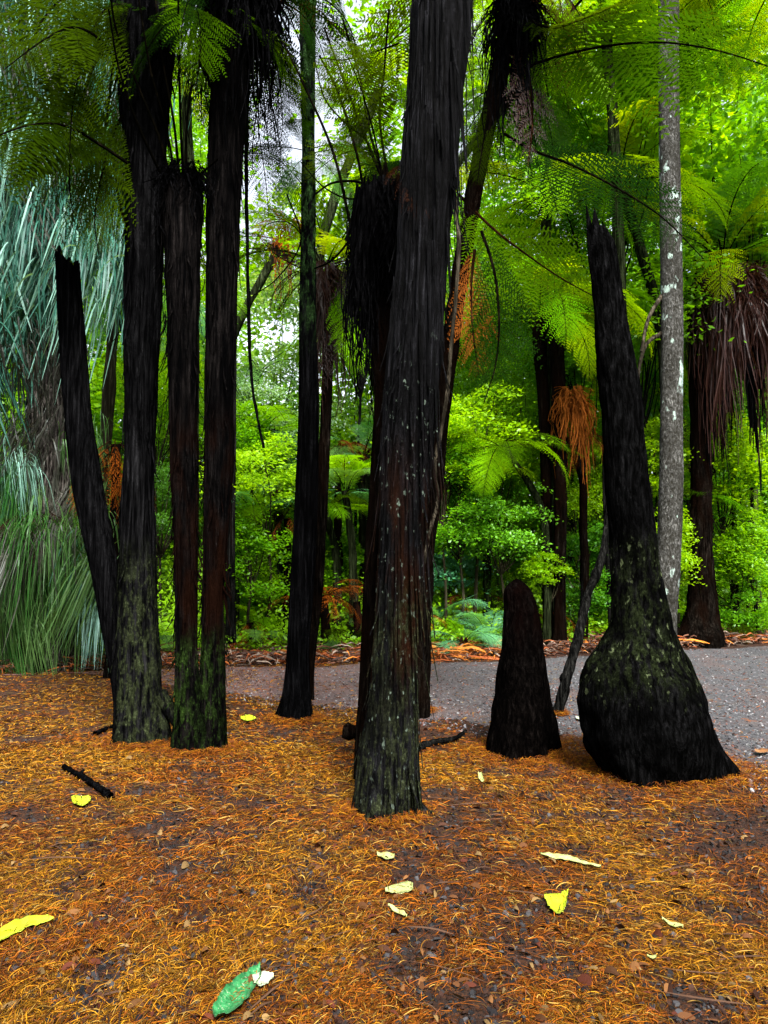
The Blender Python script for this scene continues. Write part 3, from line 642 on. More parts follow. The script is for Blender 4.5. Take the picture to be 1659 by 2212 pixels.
own_frond(RT, [(1090, 290), (1150, 325), (1230, 355), (1330, 405), (1430, 470), (1520, 560)], [6, 5.0], .56, 'fern_dark', (.05, -1, .25), NP=25, MP=16, seed=2, stipe=.05)
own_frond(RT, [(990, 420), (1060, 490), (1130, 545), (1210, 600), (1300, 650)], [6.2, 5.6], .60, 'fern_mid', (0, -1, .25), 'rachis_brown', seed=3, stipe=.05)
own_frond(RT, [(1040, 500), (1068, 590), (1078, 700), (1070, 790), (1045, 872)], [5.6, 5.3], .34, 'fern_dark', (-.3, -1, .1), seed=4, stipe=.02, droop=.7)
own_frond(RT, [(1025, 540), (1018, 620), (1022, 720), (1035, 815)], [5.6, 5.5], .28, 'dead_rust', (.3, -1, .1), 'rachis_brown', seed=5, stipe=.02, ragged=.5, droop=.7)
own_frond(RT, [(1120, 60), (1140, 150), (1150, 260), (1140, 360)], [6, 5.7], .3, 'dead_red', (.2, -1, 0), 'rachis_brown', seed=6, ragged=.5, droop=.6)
own_frond(RT, [(1060, 200), (1050, 270), (1040, 330), (1030, 400)], [6, 6], .25, 'fern_olive_shade', (.2, -1, 0), seed=16, droop=.6)
own_frond(RT, [(1110, 20), (1180, 60), (1260, 40), (1350, 0), (1430, -60)], [6, 5], .4, 'fern_olive_shade', (0, -.6, .8), seed=7)
add_crown(root, loc, P(1115, -60, 6.0), 7, 1.9, ['mid_h', 'flat_h'], ['fern_bright', 'fern_olive_shade'])
# olive fronds of the left trunk's crown, their shade put into the colour
own_frond(LT, [(275, 352), (215, 312), (150, 275), (80, 268), (0, 292), (-80, 340)], [5.6, 4.9], .66, 'fern_olive_shade', (.05, -1, .2), seed=8, NP=25, MP=16)
own_frond(LT, [(262, 160), (220, 90), (160, 60), (90, 90), (10, 150)], [5.8, 5.0], .70, 'fern_olive_shade', (0, -1, .2), seed=9, NP=25, MP=16)
own_frond(LT, [(265, 250), (240, 300), (220, 380), (205, 470), (215, 560)], [5.9, 5.6], .42, 'fern_olive_shade', (-.3, -1, .1), seed=10, droop=.6)
own_frond(LT, [(300, 10), (230, 20), (190, 100), (160, 210), (150, 330)], [5.9, 5.2], .5, 'fern_olive_shade', (-.3, -1, .3), seed=11, droop=.5)
own_frond(LT, [(255, 40), (200, 150), (165, 260), (150, 380), (160, 480)], [6.1, 5.6], .55, 'fern_olive_shade', (-.2, -1, .1), seed=31, droop=.4)
own_frond(LT, [(250, 100), (235, 220), (225, 330), (235, 430), (250, 520)], [6.3, 6.0], .45, 'fern_olive_shade', (.1, -1, .1), seed=32, droop=.4)
own_frond(LT, [(245, -40), (180, -30), (110, 20), (60, 110), (30, 220)], [6.1, 5.4], .6, 'fern_olive_shade', (-.1, -1, .1), seed=33, droop=.4)
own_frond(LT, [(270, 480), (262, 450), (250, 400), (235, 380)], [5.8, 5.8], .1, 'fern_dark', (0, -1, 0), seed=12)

# cone stump, bulging snag, pale trunk, sapling
rows = [(1640, 1047, 1197), (1600, 1053, 1197), (1550, 1060, 1195), (1480, 1073, 1185), (1400, 1084, 1175), (1320, 1088, 1163), (1280, 1087, 1150), (1262, 1091, 1142), (1252, 1100, 1132)]
near_tree('stump', 'black cone shaped stump with a rounded top, left of the bulging dead trunk', 'stump', rows, 'bark_stump', nth=80, flute=.06, lump=.12, fl_n=3, cap='round', seed=20)
rows = [(1700, 1322, 1574), (1660, 1290, 1572), (1600, 1258, 1558), (1540, 1250, 1540), (1490, 1253, 1520), (1440, 1268, 1492), (1400, 1290, 1472), (1360, 1314, 1456), (1320, 1320, 1446), (1250, 1320, 1430), (1150, 1314, 1416), (1050, 1308, 1406), (950, 1304, 1394), (850, 1295, 1382), (750, 1286, 1364), (650, 1279, 1346), (560, 1271, 1334), (520, 1268, 1326), (490, 1266, 1305)]
root, loc, Yg = near_tree('snag', 'tall dead trunk with hugely bulging base and broken tip, before the pale trunk', 'dead trunk', rows, 'bark_snag', nth=120, flute=.045, lump=.13, fl_n=2.6, depth=.8, seed=21, root=.05)
rows = [(1440, 1412, 1470), (1350, 1414, 1462), (1200, 1418, 1470), (1050, 1424, 1476), (900, 1426, 1474), (700, 1428, 1475), (500, 1426, 1472), (300, 1424, 1468), (100, 1422, 1466), (-140, 1424, 1466)]
root, loc, Yw = near_tree('tree', 'tall pale grey trunk blotched with white lichen, behind the bulging dead trunk', 'tree', rows, 'bark_pale', nth=48, flute=.02, lump=.05, seed=22, Y=9.2)
for pts in ([(1428, 720), (1395, 745), (1380, 800), (1378, 860)], [(1428, 640), (1400, 690), (1385, 760)]):
    bare_stem(root, loc, pts, 9.2, 9.0, .03, 'branch', 'bark_twig')
pts = [P(1205, 1545, gy(1545)), P(1222, 1470, 7), P(1245, 1390, 7.1), P(1268, 1290, 7.2), P(1298, 1210, 7.3), P(1312, 1120, 7.4), P(1330, 900, 7.6)]
loc = np.array((pts[0][0], pts[0][1], 0)); root = thing('sapling', loc, 'thin crooked grey sapling leaning between the cone stump and the bulging trunk', 'sapling')
tv, tq = tube(pts, .055, .03, 60, 10, .5); part('trunk', tv, root, loc, quads=tq, mats=[M['bark_grey']], smooth=True)

# two slender dark trunks beyond the path, right of centre
rows = [(1400, 1170, 1200), (1300, 1171, 1194), (1000, 1166, 1190), (850, 1160, 1186), (740, 1150, 1178), (690, 1150, 1175)]
root, loc, Y1 = near_tree('tree_fern', 'left of two slim dark fern trunks beyond the path, right of the cone stump', 'tree fern', rows, 'bark_fern', nth=36, seed=23, Y=11.9)
add_crown(root, loc, P(1165, 690, Y1), 11, 1.9, ['flat_m', 'mid_m', 'hang_m'], ['fern_yellow', 'fern_bright'])
rows = [(1405, 1192, 1228), (1300, 1196, 1222), (1000, 1196, 1226), (850, 1192, 1222), (740, 1185, 1218), (650, 1184, 1214)]
root, loc, Y2 = near_tree('tree_fern', 'right of two slim dark fern trunks beyond the path, with orange dead fronds', 'tree fern', rows, 'bark_fern', nth=36, seed=24, Y=11.7)
add_crown(root, loc, P(1200, 640, Y2), 10, 1.9, ['flat_m', 'mid_m', 'hang_m'], ['fern_bright', 'fern_yellow'])
v, q = skirt(P(1236, 850, Y2 - .1), .16, 1.5, 420, .016, 13, .22, .97); part('dead_frond_skirt', v, root, loc, quads=q, mats=[M['dead_rust']])
# right hand fern with a great skirt
rows = [(1375, 1462, 1566), (1345, 1475, 1555), (1290, 1484, 1548), (1200, 1490, 1540), (1000, 1492, 1536), (800, 1488, 1538), (640, 1490, 1560), (560, 1510, 1560)]
root, loc, Y3 = near_tree('tree_fern', 'tree fern right of the pale trunk with a wide dark skirt of hanging dead fronds', 'tree fern', rows, 'bark_fern', nth=44, seed=25, Y=12.6, lump=.12)
v, q = skirt(P(1580, 610, Y3 - .2), .45, 2.7, 2600, .014, 15, .45, .95); part('dead_frond_skirt', v, root, loc, quads=q, mats=[M['dead_red']])
v, q = skirt(P(1570, 640, Y3), .3, 3.0, 500, .03, 16, .3, .75); part('dead_frond_skirt', v, root, loc, quads=q, mats=[M['bark_dark']])
add_crown(root, loc, P(1560, 560, Y3), 14, 2.4, ['mid_m', 'flat_m', 'up_m', 'hang_m'], ['fern_bright', 'fern_yellow', 'leaf_green'])
# hanging vine
loc = P(540, -50, 6.4); root = None
tv, tq = tube([P(535, -150, 6.4), P(538, 100, 6.4), P(532, 350, 6.4), P(536, 600, 6.4), P(542, 800, 6.4), P(556, 900, 6.4), P(570, 968, 6.4)], .018, .012, 70, 6, .5)
o = link('vine', mesh_data('vine', tv - loc, tq, mats=[M['bark_dark']], smooth=True), None, loc); tag(o, 'long dark bare vine hanging down right of the twin trunks', 'vine')
loc = P(940, 1100, 5.2)
tv, tq = tube([P(985, 430, 5.3), P(990, 560, 5.2), P(975, 740, 5.2), P(962, 880, 5.1), P(940, 1000, 5.0), P(945, 1080, 5), P(928, 1150, 4.9), P(915, 1220, 4.8)], .016, .012, 70, 6, .5)
o = link('vine', mesh_data('vine', tv - loc, tq, mats=[M['bark_twig']], smooth=True), None, loc); tag(o, 'thin brown vine hugging the right edge of the thickest trunk', 'vine')

# ------------------------------------------------------------------ leafy shrubs and trees beyond the path
def leaf_crown(n, seed, rx=1.0, rz=1.0, lsize=.05, clumps=26, elong=1.7):
    r_ = np.random.default_rng(seed); cc = r_.normal(0, 1, (clumps, 3)); cc /= np.linalg.norm(cc, axis=1)[:, None]; cc *= (.35 + .62 * r_.random(clumps) ** .6)[:, None]
    k = r_.integers(0, clumps, n); off = r_.normal(0, 1, (n, 3)) * np.array((.2, .2, .07))
    c = cc[k] + off; c *= np.array((rx, rx, rz)); c[:, 2] -= .25 * (off[:, 0] ** 2 + off[:, 1] ** 2) * 3
    nn_ = r_.normal(0, .55, (n, 3)) + np.array((0, -.25, 1)); nn_ /= np.linalg.norm(nn_, axis=1)[:, None]
    d = r_.normal(0, 1, (n, 3)); d -= nn_ * (d * nn_).sum(1)[:, None]; d /= np.linalg.norm(d, axis=1)[:, None]; e = np.cross(nn_, d)
    L = lsize * (.6 + .8 * r_.random(n))[:, None]; W = L / elong * .5
    V = np.stack([c - d * L * .5, c - d * L * .08 + e * W - nn_ * W * .3, c + d * L * .5 - nn_ * L * .12, c - d * L * .08 - e * W - nn_ * W * .3, ], 1)
    b = np.arange(n) * 4; return V.reshape(-1, 3), np.stack([b, b + 1, b + 2, b + 3], 1), cc * np.array((rx, rx, rz))
CR = {}
def crown_data(vnt, mat):
    key = (vnt, mat)
    if key not in CR:
        n, rx, rz, ls = [(6500, 1.0, .8, .062), (6500, .8, 1.1, .075), (4500, 1.1, .6, .11), (9000, 1, 1, .045), (3800, 1.2, 1.2, .075)][vnt]
        v, q, cc = leaf_crown(n, 40 + vnt * 3 + len(CR), rx, rz, ls); CR[key] = (mesh_data('crown', v, q, mats=[M[mat]]), cc)
    return CR[key]
def shrub(px, py, Y, s, vnt, mat, label, name='shrub', cat='shrub', group='leafy shrubs beyond the path', stem=True, smat='bark_stem'):
    c = P(px, py, Y); g0 = gh(c[0], Y); loc = np.array((c[0], Y, g0)); root = thing(name, loc, label, cat, group)
    me, cc = crown_data(vnt, mat); r_ = random.Random(int(px * 7 + py))
    rz_ = r_.uniform(0, 6.28)
    link('crown', me, root, c - loc, (0, 0, rz_), (s, s, s * r_.uniform(.9, 1.1)))
    if stem:
        lst = []; cz, sz = math.cos(rz_), math.sin(rz_)
        fork = loc + (c - loc) * .55 + np.array((r_.uniform(-.1, .1), 0, 0))
        lst.append(tube([loc - (0, 0, .1), loc * .5 + fork * .5 + np.array((r_.uniform(-.12, .12), r_.uniform(-.1, .1), 0)), fork], .035 * s ** .5, .022 * s ** .5, 12, 6))
        for k in range(0, len(cc), 2):
            e = np.array((cc[k][0] * cz - cc[k][1] * sz, cc[k][0] * sz + cc[k][1] * cz, cc[k][2])) * s + c
            m_ = fork * .5 + e * .5 + np.array((r_.uniform(-.15, .15), r_.uniform(-.15, .15), r_.uniform(-.05, .15))) * s
            lst.append(tube([fork, m_, e], .016 * s ** .5, .005, 10, 4))
        v, q = jn(lst); part('stem', v, root, loc, quads=q, mats=[M[smat]], smooth=True)
    return root
SH = [
 (575, 1010, 12.0, 1.0, 0, 'leaf_bright', 'yellow green shrub left of the slender straight trunk at head height'),
 (545, 1190, 11.6, .8, 1, 'leaf_bright', 'bright shrub right of the twin trunks just above the path'),
 (615, 1230, 12.5, .8, 0, 'leaf_bright', 'bright green shrub partly behind the slender straight trunk'),
 (600, 880, 15, 1.2, 3, 'leaf_mist', 'misty pale shrub behind the hanging end of the vine'),
 (1020, 930, 12.2, 1.15, 0, 'leaf_bright', 'glowing green rounded bush right of the thickest trunk at mid height'),
 (1095, 890, 13, 1.0, 3, 'leaf_bright', 'bright small leaved bush left of the two slim fern trunks'),
 (985, 1080, 11.9, .8, 1, 'leaf_green', 'mid green bush close right of the thickest trunk'),
 (1090, 1120, 12.0, .85, 0, 'leaf_green', 'mid green bush above the cone stump'),
 (1178, 1225, 11.7, .38, 2, 'leaf_bright', 'broad leaved yellow green seedling just right of the cone stump tip'),
 (1040, 1200, 13.0, .9, 3, 'leaf_dark', 'darker bush left above the cone stump'),
 (1262, 1220, 12.8, .75, 1, 'leaf_green', 'green bush between the sapling and the two slim fern trunks'),
 (1250, 1080, 13.8, 1.0, 3, 'leaf_bright', 'light green bush behind the crooked sapling'),
 (1395, 980, 13.5, 1.0, 0, 'leaf_bright', 'bright bush between the bulging trunk and the pale trunk'),
 (1455, 1180, 12.8, .7, 1, 'leaf_bright', 'bright bush at the foot of the pale trunk'),
 (1610, 1110, 14, 1.1, 3, 'leaf_green', 'green bush at the right edge behind the skirted fern'),
 (1590, 1260, 13.4, .8, 1, 'leaf_green', 'low green bush at the right edge near the path'),
 (1480, 760, 15, 1.3, 0, 'leaf_green', 'dense green bush seen right of the pale trunk at mid height'),
 (750, 1130, 13.6, .8, 3, 'leaf_green', 'green bush between the slender trunk and the thickest trunk'),
 (350, 1080, 12.5, .8, 3, 'leaf_dark', 'dull bush seen between the left trunk and the twin trunks'),
 (350, 800, 14, 1.0, 0, 'leaf_bright', 'bright leafy patch seen high between the left trunk and the twins'),
 (440, 900, 14.5, 1.0, 0, 'leaf_bright', 'bright leaves glimpsed in the slit between the twin trunks'),
 (960, 960, 11.8, .75, 1, 'leaf_bright', 'lime bush with small leaves against the right side of the thickest trunk'),
 (1060, 1010, 12.6, .9, 3, 'leaf_bright', 'lime bush between the hanging frond and the cone stump'),
 (1010, 850, 14.5, 1.3, 3, 'leaf_bright', 'rounded lime crown behind the hanging brown frond'),
 (530, 960, 12.8, .8, 1, 'leaf_bright', 'lime bush right beside the twin trunks at head height'),
 (600, 1120, 13.2, .9, 3, 'leaf_bright', 'lime bush behind the thin brown stemmed fern'),
 (1420, 820, 14.5, 1.2, 3, 'leaf_bright', 'lime foliage between the bulging trunk and pale trunk, upper part'),
 (1560, 1000, 13.6, 1.0, 1, 'leaf_bright', 'lime bush right of the skirted fern trunk at mid height'),
 (1280, 940, 14.2, 1.0, 3, 'leaf_bright', 'lime bush left of the bulging trunk at head height'),
 (960, 1230, 12.6, .6, 2, 'leaf_teal', 'low blue green broad leaved bush right of the thickest trunk'),
 (1060, 1290, 12.9, .6, 1, 'leaf_bright', 'low lime bush just behind the blue green ferns'),
 (545, 1290, 12.6, .55, 1, 'leaf_green', 'low green bush above the far path edge right of the twin trunks'),
 (735, 1200, 12.8, .6, 2, 'leaf_bright', 'low lime broad leaved bush right of the slender straight trunk'),
 (1290, 1290, 13.2, .6, 1, 'leaf_green', 'low green bush between the sapling and the bulging trunk neck'),
 (1620, 1190, 13.2, .8, 1, 'leaf_bright', 'lime bush at the right edge above the fallen branches'),
 (215, 1200, 11.5, .7, 1, 'leaf_dark', 'dark low bush behind the leaning broken trunk'),
 (90, 1150, 12, 1.1, 3, 'leaf_dark', 'dark bush at the left edge behind the strap leaves'),
]
for a_ in SH: shrub(*a_[:6], a_[6])
TR = [
 (1300, 200, 12.5, 2.0, 2, 'leaf_bright', 'broadleaf tree with big glowing leaves, top right between the fern fronds'),
 (1560, 260, 13.5, 2.3, 0, 'leaf_bright', 'broadleaf tree filling the upper right corner right of the pale trunk'),
 (1370, 640, 13.0, 1.6, 0, 'leaf_bright', 'broadleaf tree behind the broken tip of the bulging trunk'),
 (1610, 500, 13.2, 1.1, 2, 'leaf_bright', 'broad leaved branchy tree above the skirted fern at the right edge'),
 (1240, 770, 12.3, .7, 2, 'leaf_green', 'young tree with large leaves in front of the two slim fern trunks'),
 (1220, 480, 14.5, 2.0, 3, 'leaf_green', 'small leaved tree behind the arching fronds right of centre'),
 (1540, 820, 16, 2.0, 3, 'leaf_green', 'tall leafy tree far behind the skirted fern'),
 (280, 300, 13, 1.4, 3, 'leaf_green', 'leafy tree high behind the left thick trunk'),
 (770, 480, 14, 1.5, 0, 'leaf_bright', 'leafy tree high left of the thickest trunk'),
 (600, 700, 18, 1.4, 4, 'leaf_mist', 'misty thin crowned tree in the sky gap left of the slender trunk'),
 (760, 760, 17, 1.6, 4, 'leaf_mist', 'misty thin crowned tree right of the slender trunk'),
 (1070, 700, 18, 1.8, 4, 'leaf_mist', 'misty thin crowned tree behind the hanging frond'),
 (1060, 250, 20, 1.6, 4, 'leaf_mist', 'pale crown against the bright sky right of the thickest trunk'),
]
for a_ in TR: shrub(*a_[:6], a_[6], name='tree', cat='tree', group='broadleaf trees beyond the path', smat='bark_grey')

# ------------------------------------------------------------------ tree ferns beyond the path
def fern_tree(tpx, tpy, Y, bpx, L, n, kinds, mats, label, r=.09, sk=None, group='tree ferns beyond the path', trunkmat='bark_mossy'):
    top = P(tpx, tpy, Y); b = P(bpx, 1400, Y); loc = np.array((b[0], Y, gh(b[0], Y))); root = thing('tree_fern', loc, label, 'tree fern', group)
    pts = [loc - (0, 0, .1), np.array((loc[0] + .03, Y, top[2] * .35)), np.array((loc[0] * .9 + top[0] * .1, Y, top[2] * .7)), top]
    tv, tq = tube(pts, r * 1.25, r, 40, 12, .35, seed=tpx); part('trunk', tv, root, loc, quads=tq, mats=[M[trunkmat]], smooth=True)
    add_crown(root, loc, top, n, L, kinds, mats)
    if sk: v, q = skirt(top, r * 1.3, sk[0], sk[1], .02, int(tpx), .15); part('dead_frond_skirt', v, root, loc, quads=q, mats=[M[sk[2]]])
    return root
FT = [
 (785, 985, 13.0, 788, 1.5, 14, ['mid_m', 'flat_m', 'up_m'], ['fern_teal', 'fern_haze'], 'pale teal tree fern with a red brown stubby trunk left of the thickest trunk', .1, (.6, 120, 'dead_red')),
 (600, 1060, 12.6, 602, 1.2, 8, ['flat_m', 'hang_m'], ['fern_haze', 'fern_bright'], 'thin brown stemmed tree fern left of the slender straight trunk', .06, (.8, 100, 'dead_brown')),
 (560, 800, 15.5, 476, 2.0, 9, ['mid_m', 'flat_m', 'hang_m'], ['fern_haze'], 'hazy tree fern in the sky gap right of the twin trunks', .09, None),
 (610, 520, 16.0, 472, 1.9, 6, ['mid_m', 'flat_m', 'hang_m'], ['fern_dark', 'fern_olive_shade'], 'high lattice of fern fronds against the white sky gap', .09, (1.2, 160, 'dead_orange')),
 (815, 200, 12.5, 672, 1.4, 11, ['flat_m', 'hang_m', 'mid_m'], ['fern_olive_shade', 'fern_mid', 'fern_yellow'], 'tree fern crown high above the slender straight trunk', .08, None),
 (770, 700, 12.0, 840, 1.6, 14, ['hang_m', 'flat_m'], ['fern_bright', 'fern_olive_shade'], 'green tree fern hanging left of the shaggy fern trunk', .08, None),
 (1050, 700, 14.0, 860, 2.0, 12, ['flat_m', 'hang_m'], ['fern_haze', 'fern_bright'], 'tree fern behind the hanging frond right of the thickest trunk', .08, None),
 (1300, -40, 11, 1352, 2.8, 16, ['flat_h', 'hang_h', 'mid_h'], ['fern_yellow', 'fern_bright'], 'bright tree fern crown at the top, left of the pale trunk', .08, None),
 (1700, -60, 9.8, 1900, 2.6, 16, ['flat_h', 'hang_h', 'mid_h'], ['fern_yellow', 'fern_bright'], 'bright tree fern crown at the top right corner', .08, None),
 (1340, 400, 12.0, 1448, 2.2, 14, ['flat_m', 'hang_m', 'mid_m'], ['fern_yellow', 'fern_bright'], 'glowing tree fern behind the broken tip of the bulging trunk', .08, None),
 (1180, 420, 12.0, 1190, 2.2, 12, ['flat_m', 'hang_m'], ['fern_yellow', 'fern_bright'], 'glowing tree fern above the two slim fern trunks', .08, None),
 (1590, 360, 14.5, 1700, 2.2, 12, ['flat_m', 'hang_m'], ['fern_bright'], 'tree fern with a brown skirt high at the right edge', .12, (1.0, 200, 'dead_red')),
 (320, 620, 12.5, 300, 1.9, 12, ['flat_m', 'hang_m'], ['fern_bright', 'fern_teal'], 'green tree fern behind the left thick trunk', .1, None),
 (230, 500, 11.0, 300, 1.9, 12, ['flat_m', 'mid_m', 'hang_m'], ['fern_bright', 'fern_olive_shade'], 'green tree fern behind the tip of the leaning broken trunk', .08, None),
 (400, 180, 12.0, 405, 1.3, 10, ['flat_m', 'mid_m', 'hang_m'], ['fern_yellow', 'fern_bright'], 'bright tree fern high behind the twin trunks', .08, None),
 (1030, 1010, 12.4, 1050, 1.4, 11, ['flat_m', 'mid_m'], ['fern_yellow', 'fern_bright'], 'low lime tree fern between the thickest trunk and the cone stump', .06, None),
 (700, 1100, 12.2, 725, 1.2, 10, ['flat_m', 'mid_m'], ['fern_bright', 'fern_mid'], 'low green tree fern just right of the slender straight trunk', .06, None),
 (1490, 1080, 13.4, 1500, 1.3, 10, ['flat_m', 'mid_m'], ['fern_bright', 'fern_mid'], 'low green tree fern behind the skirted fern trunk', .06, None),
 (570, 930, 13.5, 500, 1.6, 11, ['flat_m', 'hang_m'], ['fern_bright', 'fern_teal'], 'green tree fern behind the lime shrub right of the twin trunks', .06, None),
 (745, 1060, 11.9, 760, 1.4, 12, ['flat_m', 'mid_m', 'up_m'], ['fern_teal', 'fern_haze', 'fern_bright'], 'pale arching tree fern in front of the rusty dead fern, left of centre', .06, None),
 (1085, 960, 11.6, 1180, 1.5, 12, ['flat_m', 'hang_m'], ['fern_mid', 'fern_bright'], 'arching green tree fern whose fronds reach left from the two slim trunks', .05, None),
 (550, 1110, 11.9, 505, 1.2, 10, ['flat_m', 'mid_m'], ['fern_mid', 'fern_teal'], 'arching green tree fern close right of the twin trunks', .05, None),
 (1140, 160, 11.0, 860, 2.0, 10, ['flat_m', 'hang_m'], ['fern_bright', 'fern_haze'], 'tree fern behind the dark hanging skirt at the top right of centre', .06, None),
]
for a_ in FT: fern_tree(*a_)
# low ferns along the far edge of the path
def low_fern(px, py, Y, L, n, kinds, mats, label, rm='rachis'):
    c = P(px, py, Y); loc = np.array((c[0], Y, gh(c[0], Y))); root = thing('ground_fern', loc, label, 'fern', 'low ferns beside the path')
    v, q = skirt(loc + (0, 0, .2), .05, .25, 60, .012, int(px), .05); part('rootstock', v, root, loc, quads=q, mats=[M['dead_brown']])
    add_crown(root, loc, loc + np.array((0, 0, .12)), n, L, kinds, mats, rmat=rm)
LF = [
 (1000, 1370, 11.3, .8, 12, ['mid_m', 'flat_m'], ['fern_teal'], 'blue green fern by the path right of the thickest trunk'),
 (1055, 1350, 11.8, .9, 12, ['mid_m', 'up_m'], ['fern_teal'], 'blue green fern by the path just left of the cone stump'),
 (945, 1330, 12.2, 1.2, 12, ['mid_m', 'up_m'], ['fern_bright', 'fern_teal'], 'taller green fern close right of the thickest trunk foot'),
 (735, 1390, 11.4, .8, 10, ['mid_m', 'flat_m'], ['fern_olive_shade', 'fern_haze'], 'small olive fern between the slender trunk and the shaggy fern'),
 (760, 1270, 12.6, 1.4, 12, ['mid_m', 'up_m'], ['fern_haze', 'fern_bright'], 'large pale fern left of the thickest trunk'),
 (550, 1390, 11.2, .7, 10, ['mid_m', 'flat_m'], ['fern_haze', 'dead_orange'], 'small fern with orange fronds right of the twin trunks'),
 (560, 1300, 12.2, 1.2, 12, ['mid_m', 'up_m'], ['fern_bright'], 'bright green fern right of the twin trunks'),
 (1260, 1370, 12.6, .7, 9, ['mid_m', 'flat_m'], ['fern_olive_shade', 'dead_orange'], 'small fern with an orange tuft between the slim trunks and the bulging trunk'),
 (1455, 1320, 13.2, .8, 10, ['mid_m', 'up_m'], ['fern_bright'], 'green fern close right of the bulging trunk neck'),
 (1590, 1320, 13.6, 1.1, 12, ['mid_m', 'flat_m'], ['fern_bright', 'fern_olive_shade'], 'spreading fern at the right edge beside the path'),
 (350, 1350, 11, .8, 10, ['mid_m', 'flat_m'], ['fern_haze', 'dead_orange'], 'fern glimpsed between the left trunk and the twin trunks'),
 (165, 1350, 11, .8, 10, ['mid_m', 'flat_m'], ['fern_bright', 'fern_dark'], 'dark green fern at the foot of the fibrous trunk'),
]
for a_ in LF: low_fern(*a_)
# dead orange fern hanging beside the left trunk, dead ferns near centre
def dead_fern(px, top_py, Y, L, n, mat, label, kinds=('hang_m', 'down_m')):
    c = P(px, top_py, Y); loc = np.array((c[0], Y, gh(c[0], Y))); root = thing('dead_fern', loc, label, 'dead fern', 'dead ferns beyond the path')
    tv, tq = tube([loc - (0, 0, .1), loc * .5 + c * .5 + (.02, 0, 0), c], .08, .06, 20, 8, .5); part('trunk', tv, root, loc, quads=tq, mats=[M['bark_fern']], smooth=True)
    add_crown(root, loc, c, n, L, list(kinds), mat, rmat='rachis_brown')
dead_fern(700, 1285, 11.2, .9, 14, 'dead_orange', 'orange dead fern between the slender trunk and the shaggy fern', ('hang_m', 'flat_m', 'mid_m'))
dead_fern(905, 1320, 11.6, .8, 10, 'dead_orange', 'orange dead fern showing right of the thickest trunk foot')
dead_fern(770, 1300, 11.6, .7, 9, 'dead_brown', 'dark dead fern with thin upright stems left of the thickest trunk', ('up_m', 'mid_m', 'down_m'))
dead_fern(540, 1345, 11.4, .6, 8, 'dead_orange', 'low orange dead fern right of the twin trunks by the path')
dead_fern(250, 960, 9.2, 1.1, 10, 'dead_orange', 'orange brown dead frond hanging between the leaning trunk and the left trunk', ('down_m',))
dead_fern(728, 965, 12.4, .9, 12, 'dead_rust', 'rusty dead fern at head height between the slender trunk and the shaggy fern', ('hang_m', 'down_m', 'flat_m'))
dead_fern(620, 1120, 12.0, .7, 9, 'dead_rust', 'rusty dead fern left of the slender straight trunk', ('hang_m', 'down_m'))
dead_fern(1150, 1330, 12.0, .7, 9, 'dead_orange', 'orange dead fern just right of the cone stump', ('hang_m', 'flat_m'))
dead_fern(1255, 930, 12.3, 1.0, 9, 'dead_rust', 'brown dead fern beside the two slim fern trunks', ('hang_m', 'down_m'))
dead_fern(1000, 1290, 12.6, .9, 9, 'dead_rust', 'brown dead fern above the blue green ferns', ('hang_m', 'flat_m'))
dead_fern(95, 1110, 9.6, .9, 12, 'dead_red', 'red brown dead fronds on the fibrous trunk at the left', ('down_m', 'hang_m'))

# ------------------------------------------------------------------ strap leaved plants on the left
def strap_tuft(n, seed, L=1.0, w=.016, up=.35, spread=None):
    r_ = np.random.default_rng(seed); th = r_.random(n) * 6.283; S = 9; s = np.linspace(0, 1, S + 1)[None]
    a0 = R(70) * (1 - r_.random(n))[:, None] * (up + .6 if not spread else .55) - .35; ln = L * (.55 + .5 * r_.random(n))[:, None]
    al = a0 - (a0 + R(84)) * np.minimum(1, s * (1.6 + .8 * r_.random((n, 1)))) ** .8
    dr = np.cos(al) * ln / S; dz = np.sin(al) * ln / S; rad = np.cumsum(dr, 1) - dr[:, :1]; Z = np.cumsum(dz, 1) - dz[:, :1]
    ox = oy = 0
    if spread: ox = r_.normal(0, spread, (n, 1)); oy = r_.normal(0, spread, (n, 1)); Z = Z + r_.normal(0, spread * 1.3, (n, 1)); rad = rad * .62
    tt = th[:, None] + r_.normal(0, .2, (n, 1)) * s; X = ox + np.cos(tt) * rad; Y = oy + np.sin(tt) * rad
    ww = w * (.6 + .6 * r_.random((n, 1))) * np.minimum(1, (1.05 - s) * 2.2) * .5; V = np.empty((n, S + 1, 2, 3))
    for k, sg in enumerate((-1, 1)):
        V[:, :, k, 0] = X - np.sin(tt) * ww * sg; V[:, :, k, 1] = Y + np.cos(tt) * ww * sg; V[:, :, k, 2] = Z + .3 * ww * sg
    b = ((np.arange(n) * (S + 1) * 2)[:, None] + (np.arange(S) * 2)[None]).ravel()
    return V.reshape(-1, 3), np.stack([b, b + 2, b + 3, b + 1], 1)
ST = {}
def tuft_data(mat, vnt):
    if (mat, vnt) not in ST:
        v, q = strap_tuft([150, 120, 190][vnt], 90 + vnt, 1.0, .019 if not mat.endswith('_arch') else .014, spread=.26 if vnt < 3 else None) if vnt < 3 else strap_tuft(130, 95 + vnt, 1.15, .012, up=.75, spread=.13); ST[(mat, vnt)] = mesh_data('leaf_tuft', v, q, mats=[M[mat]])
    return ST[(mat, vnt)]
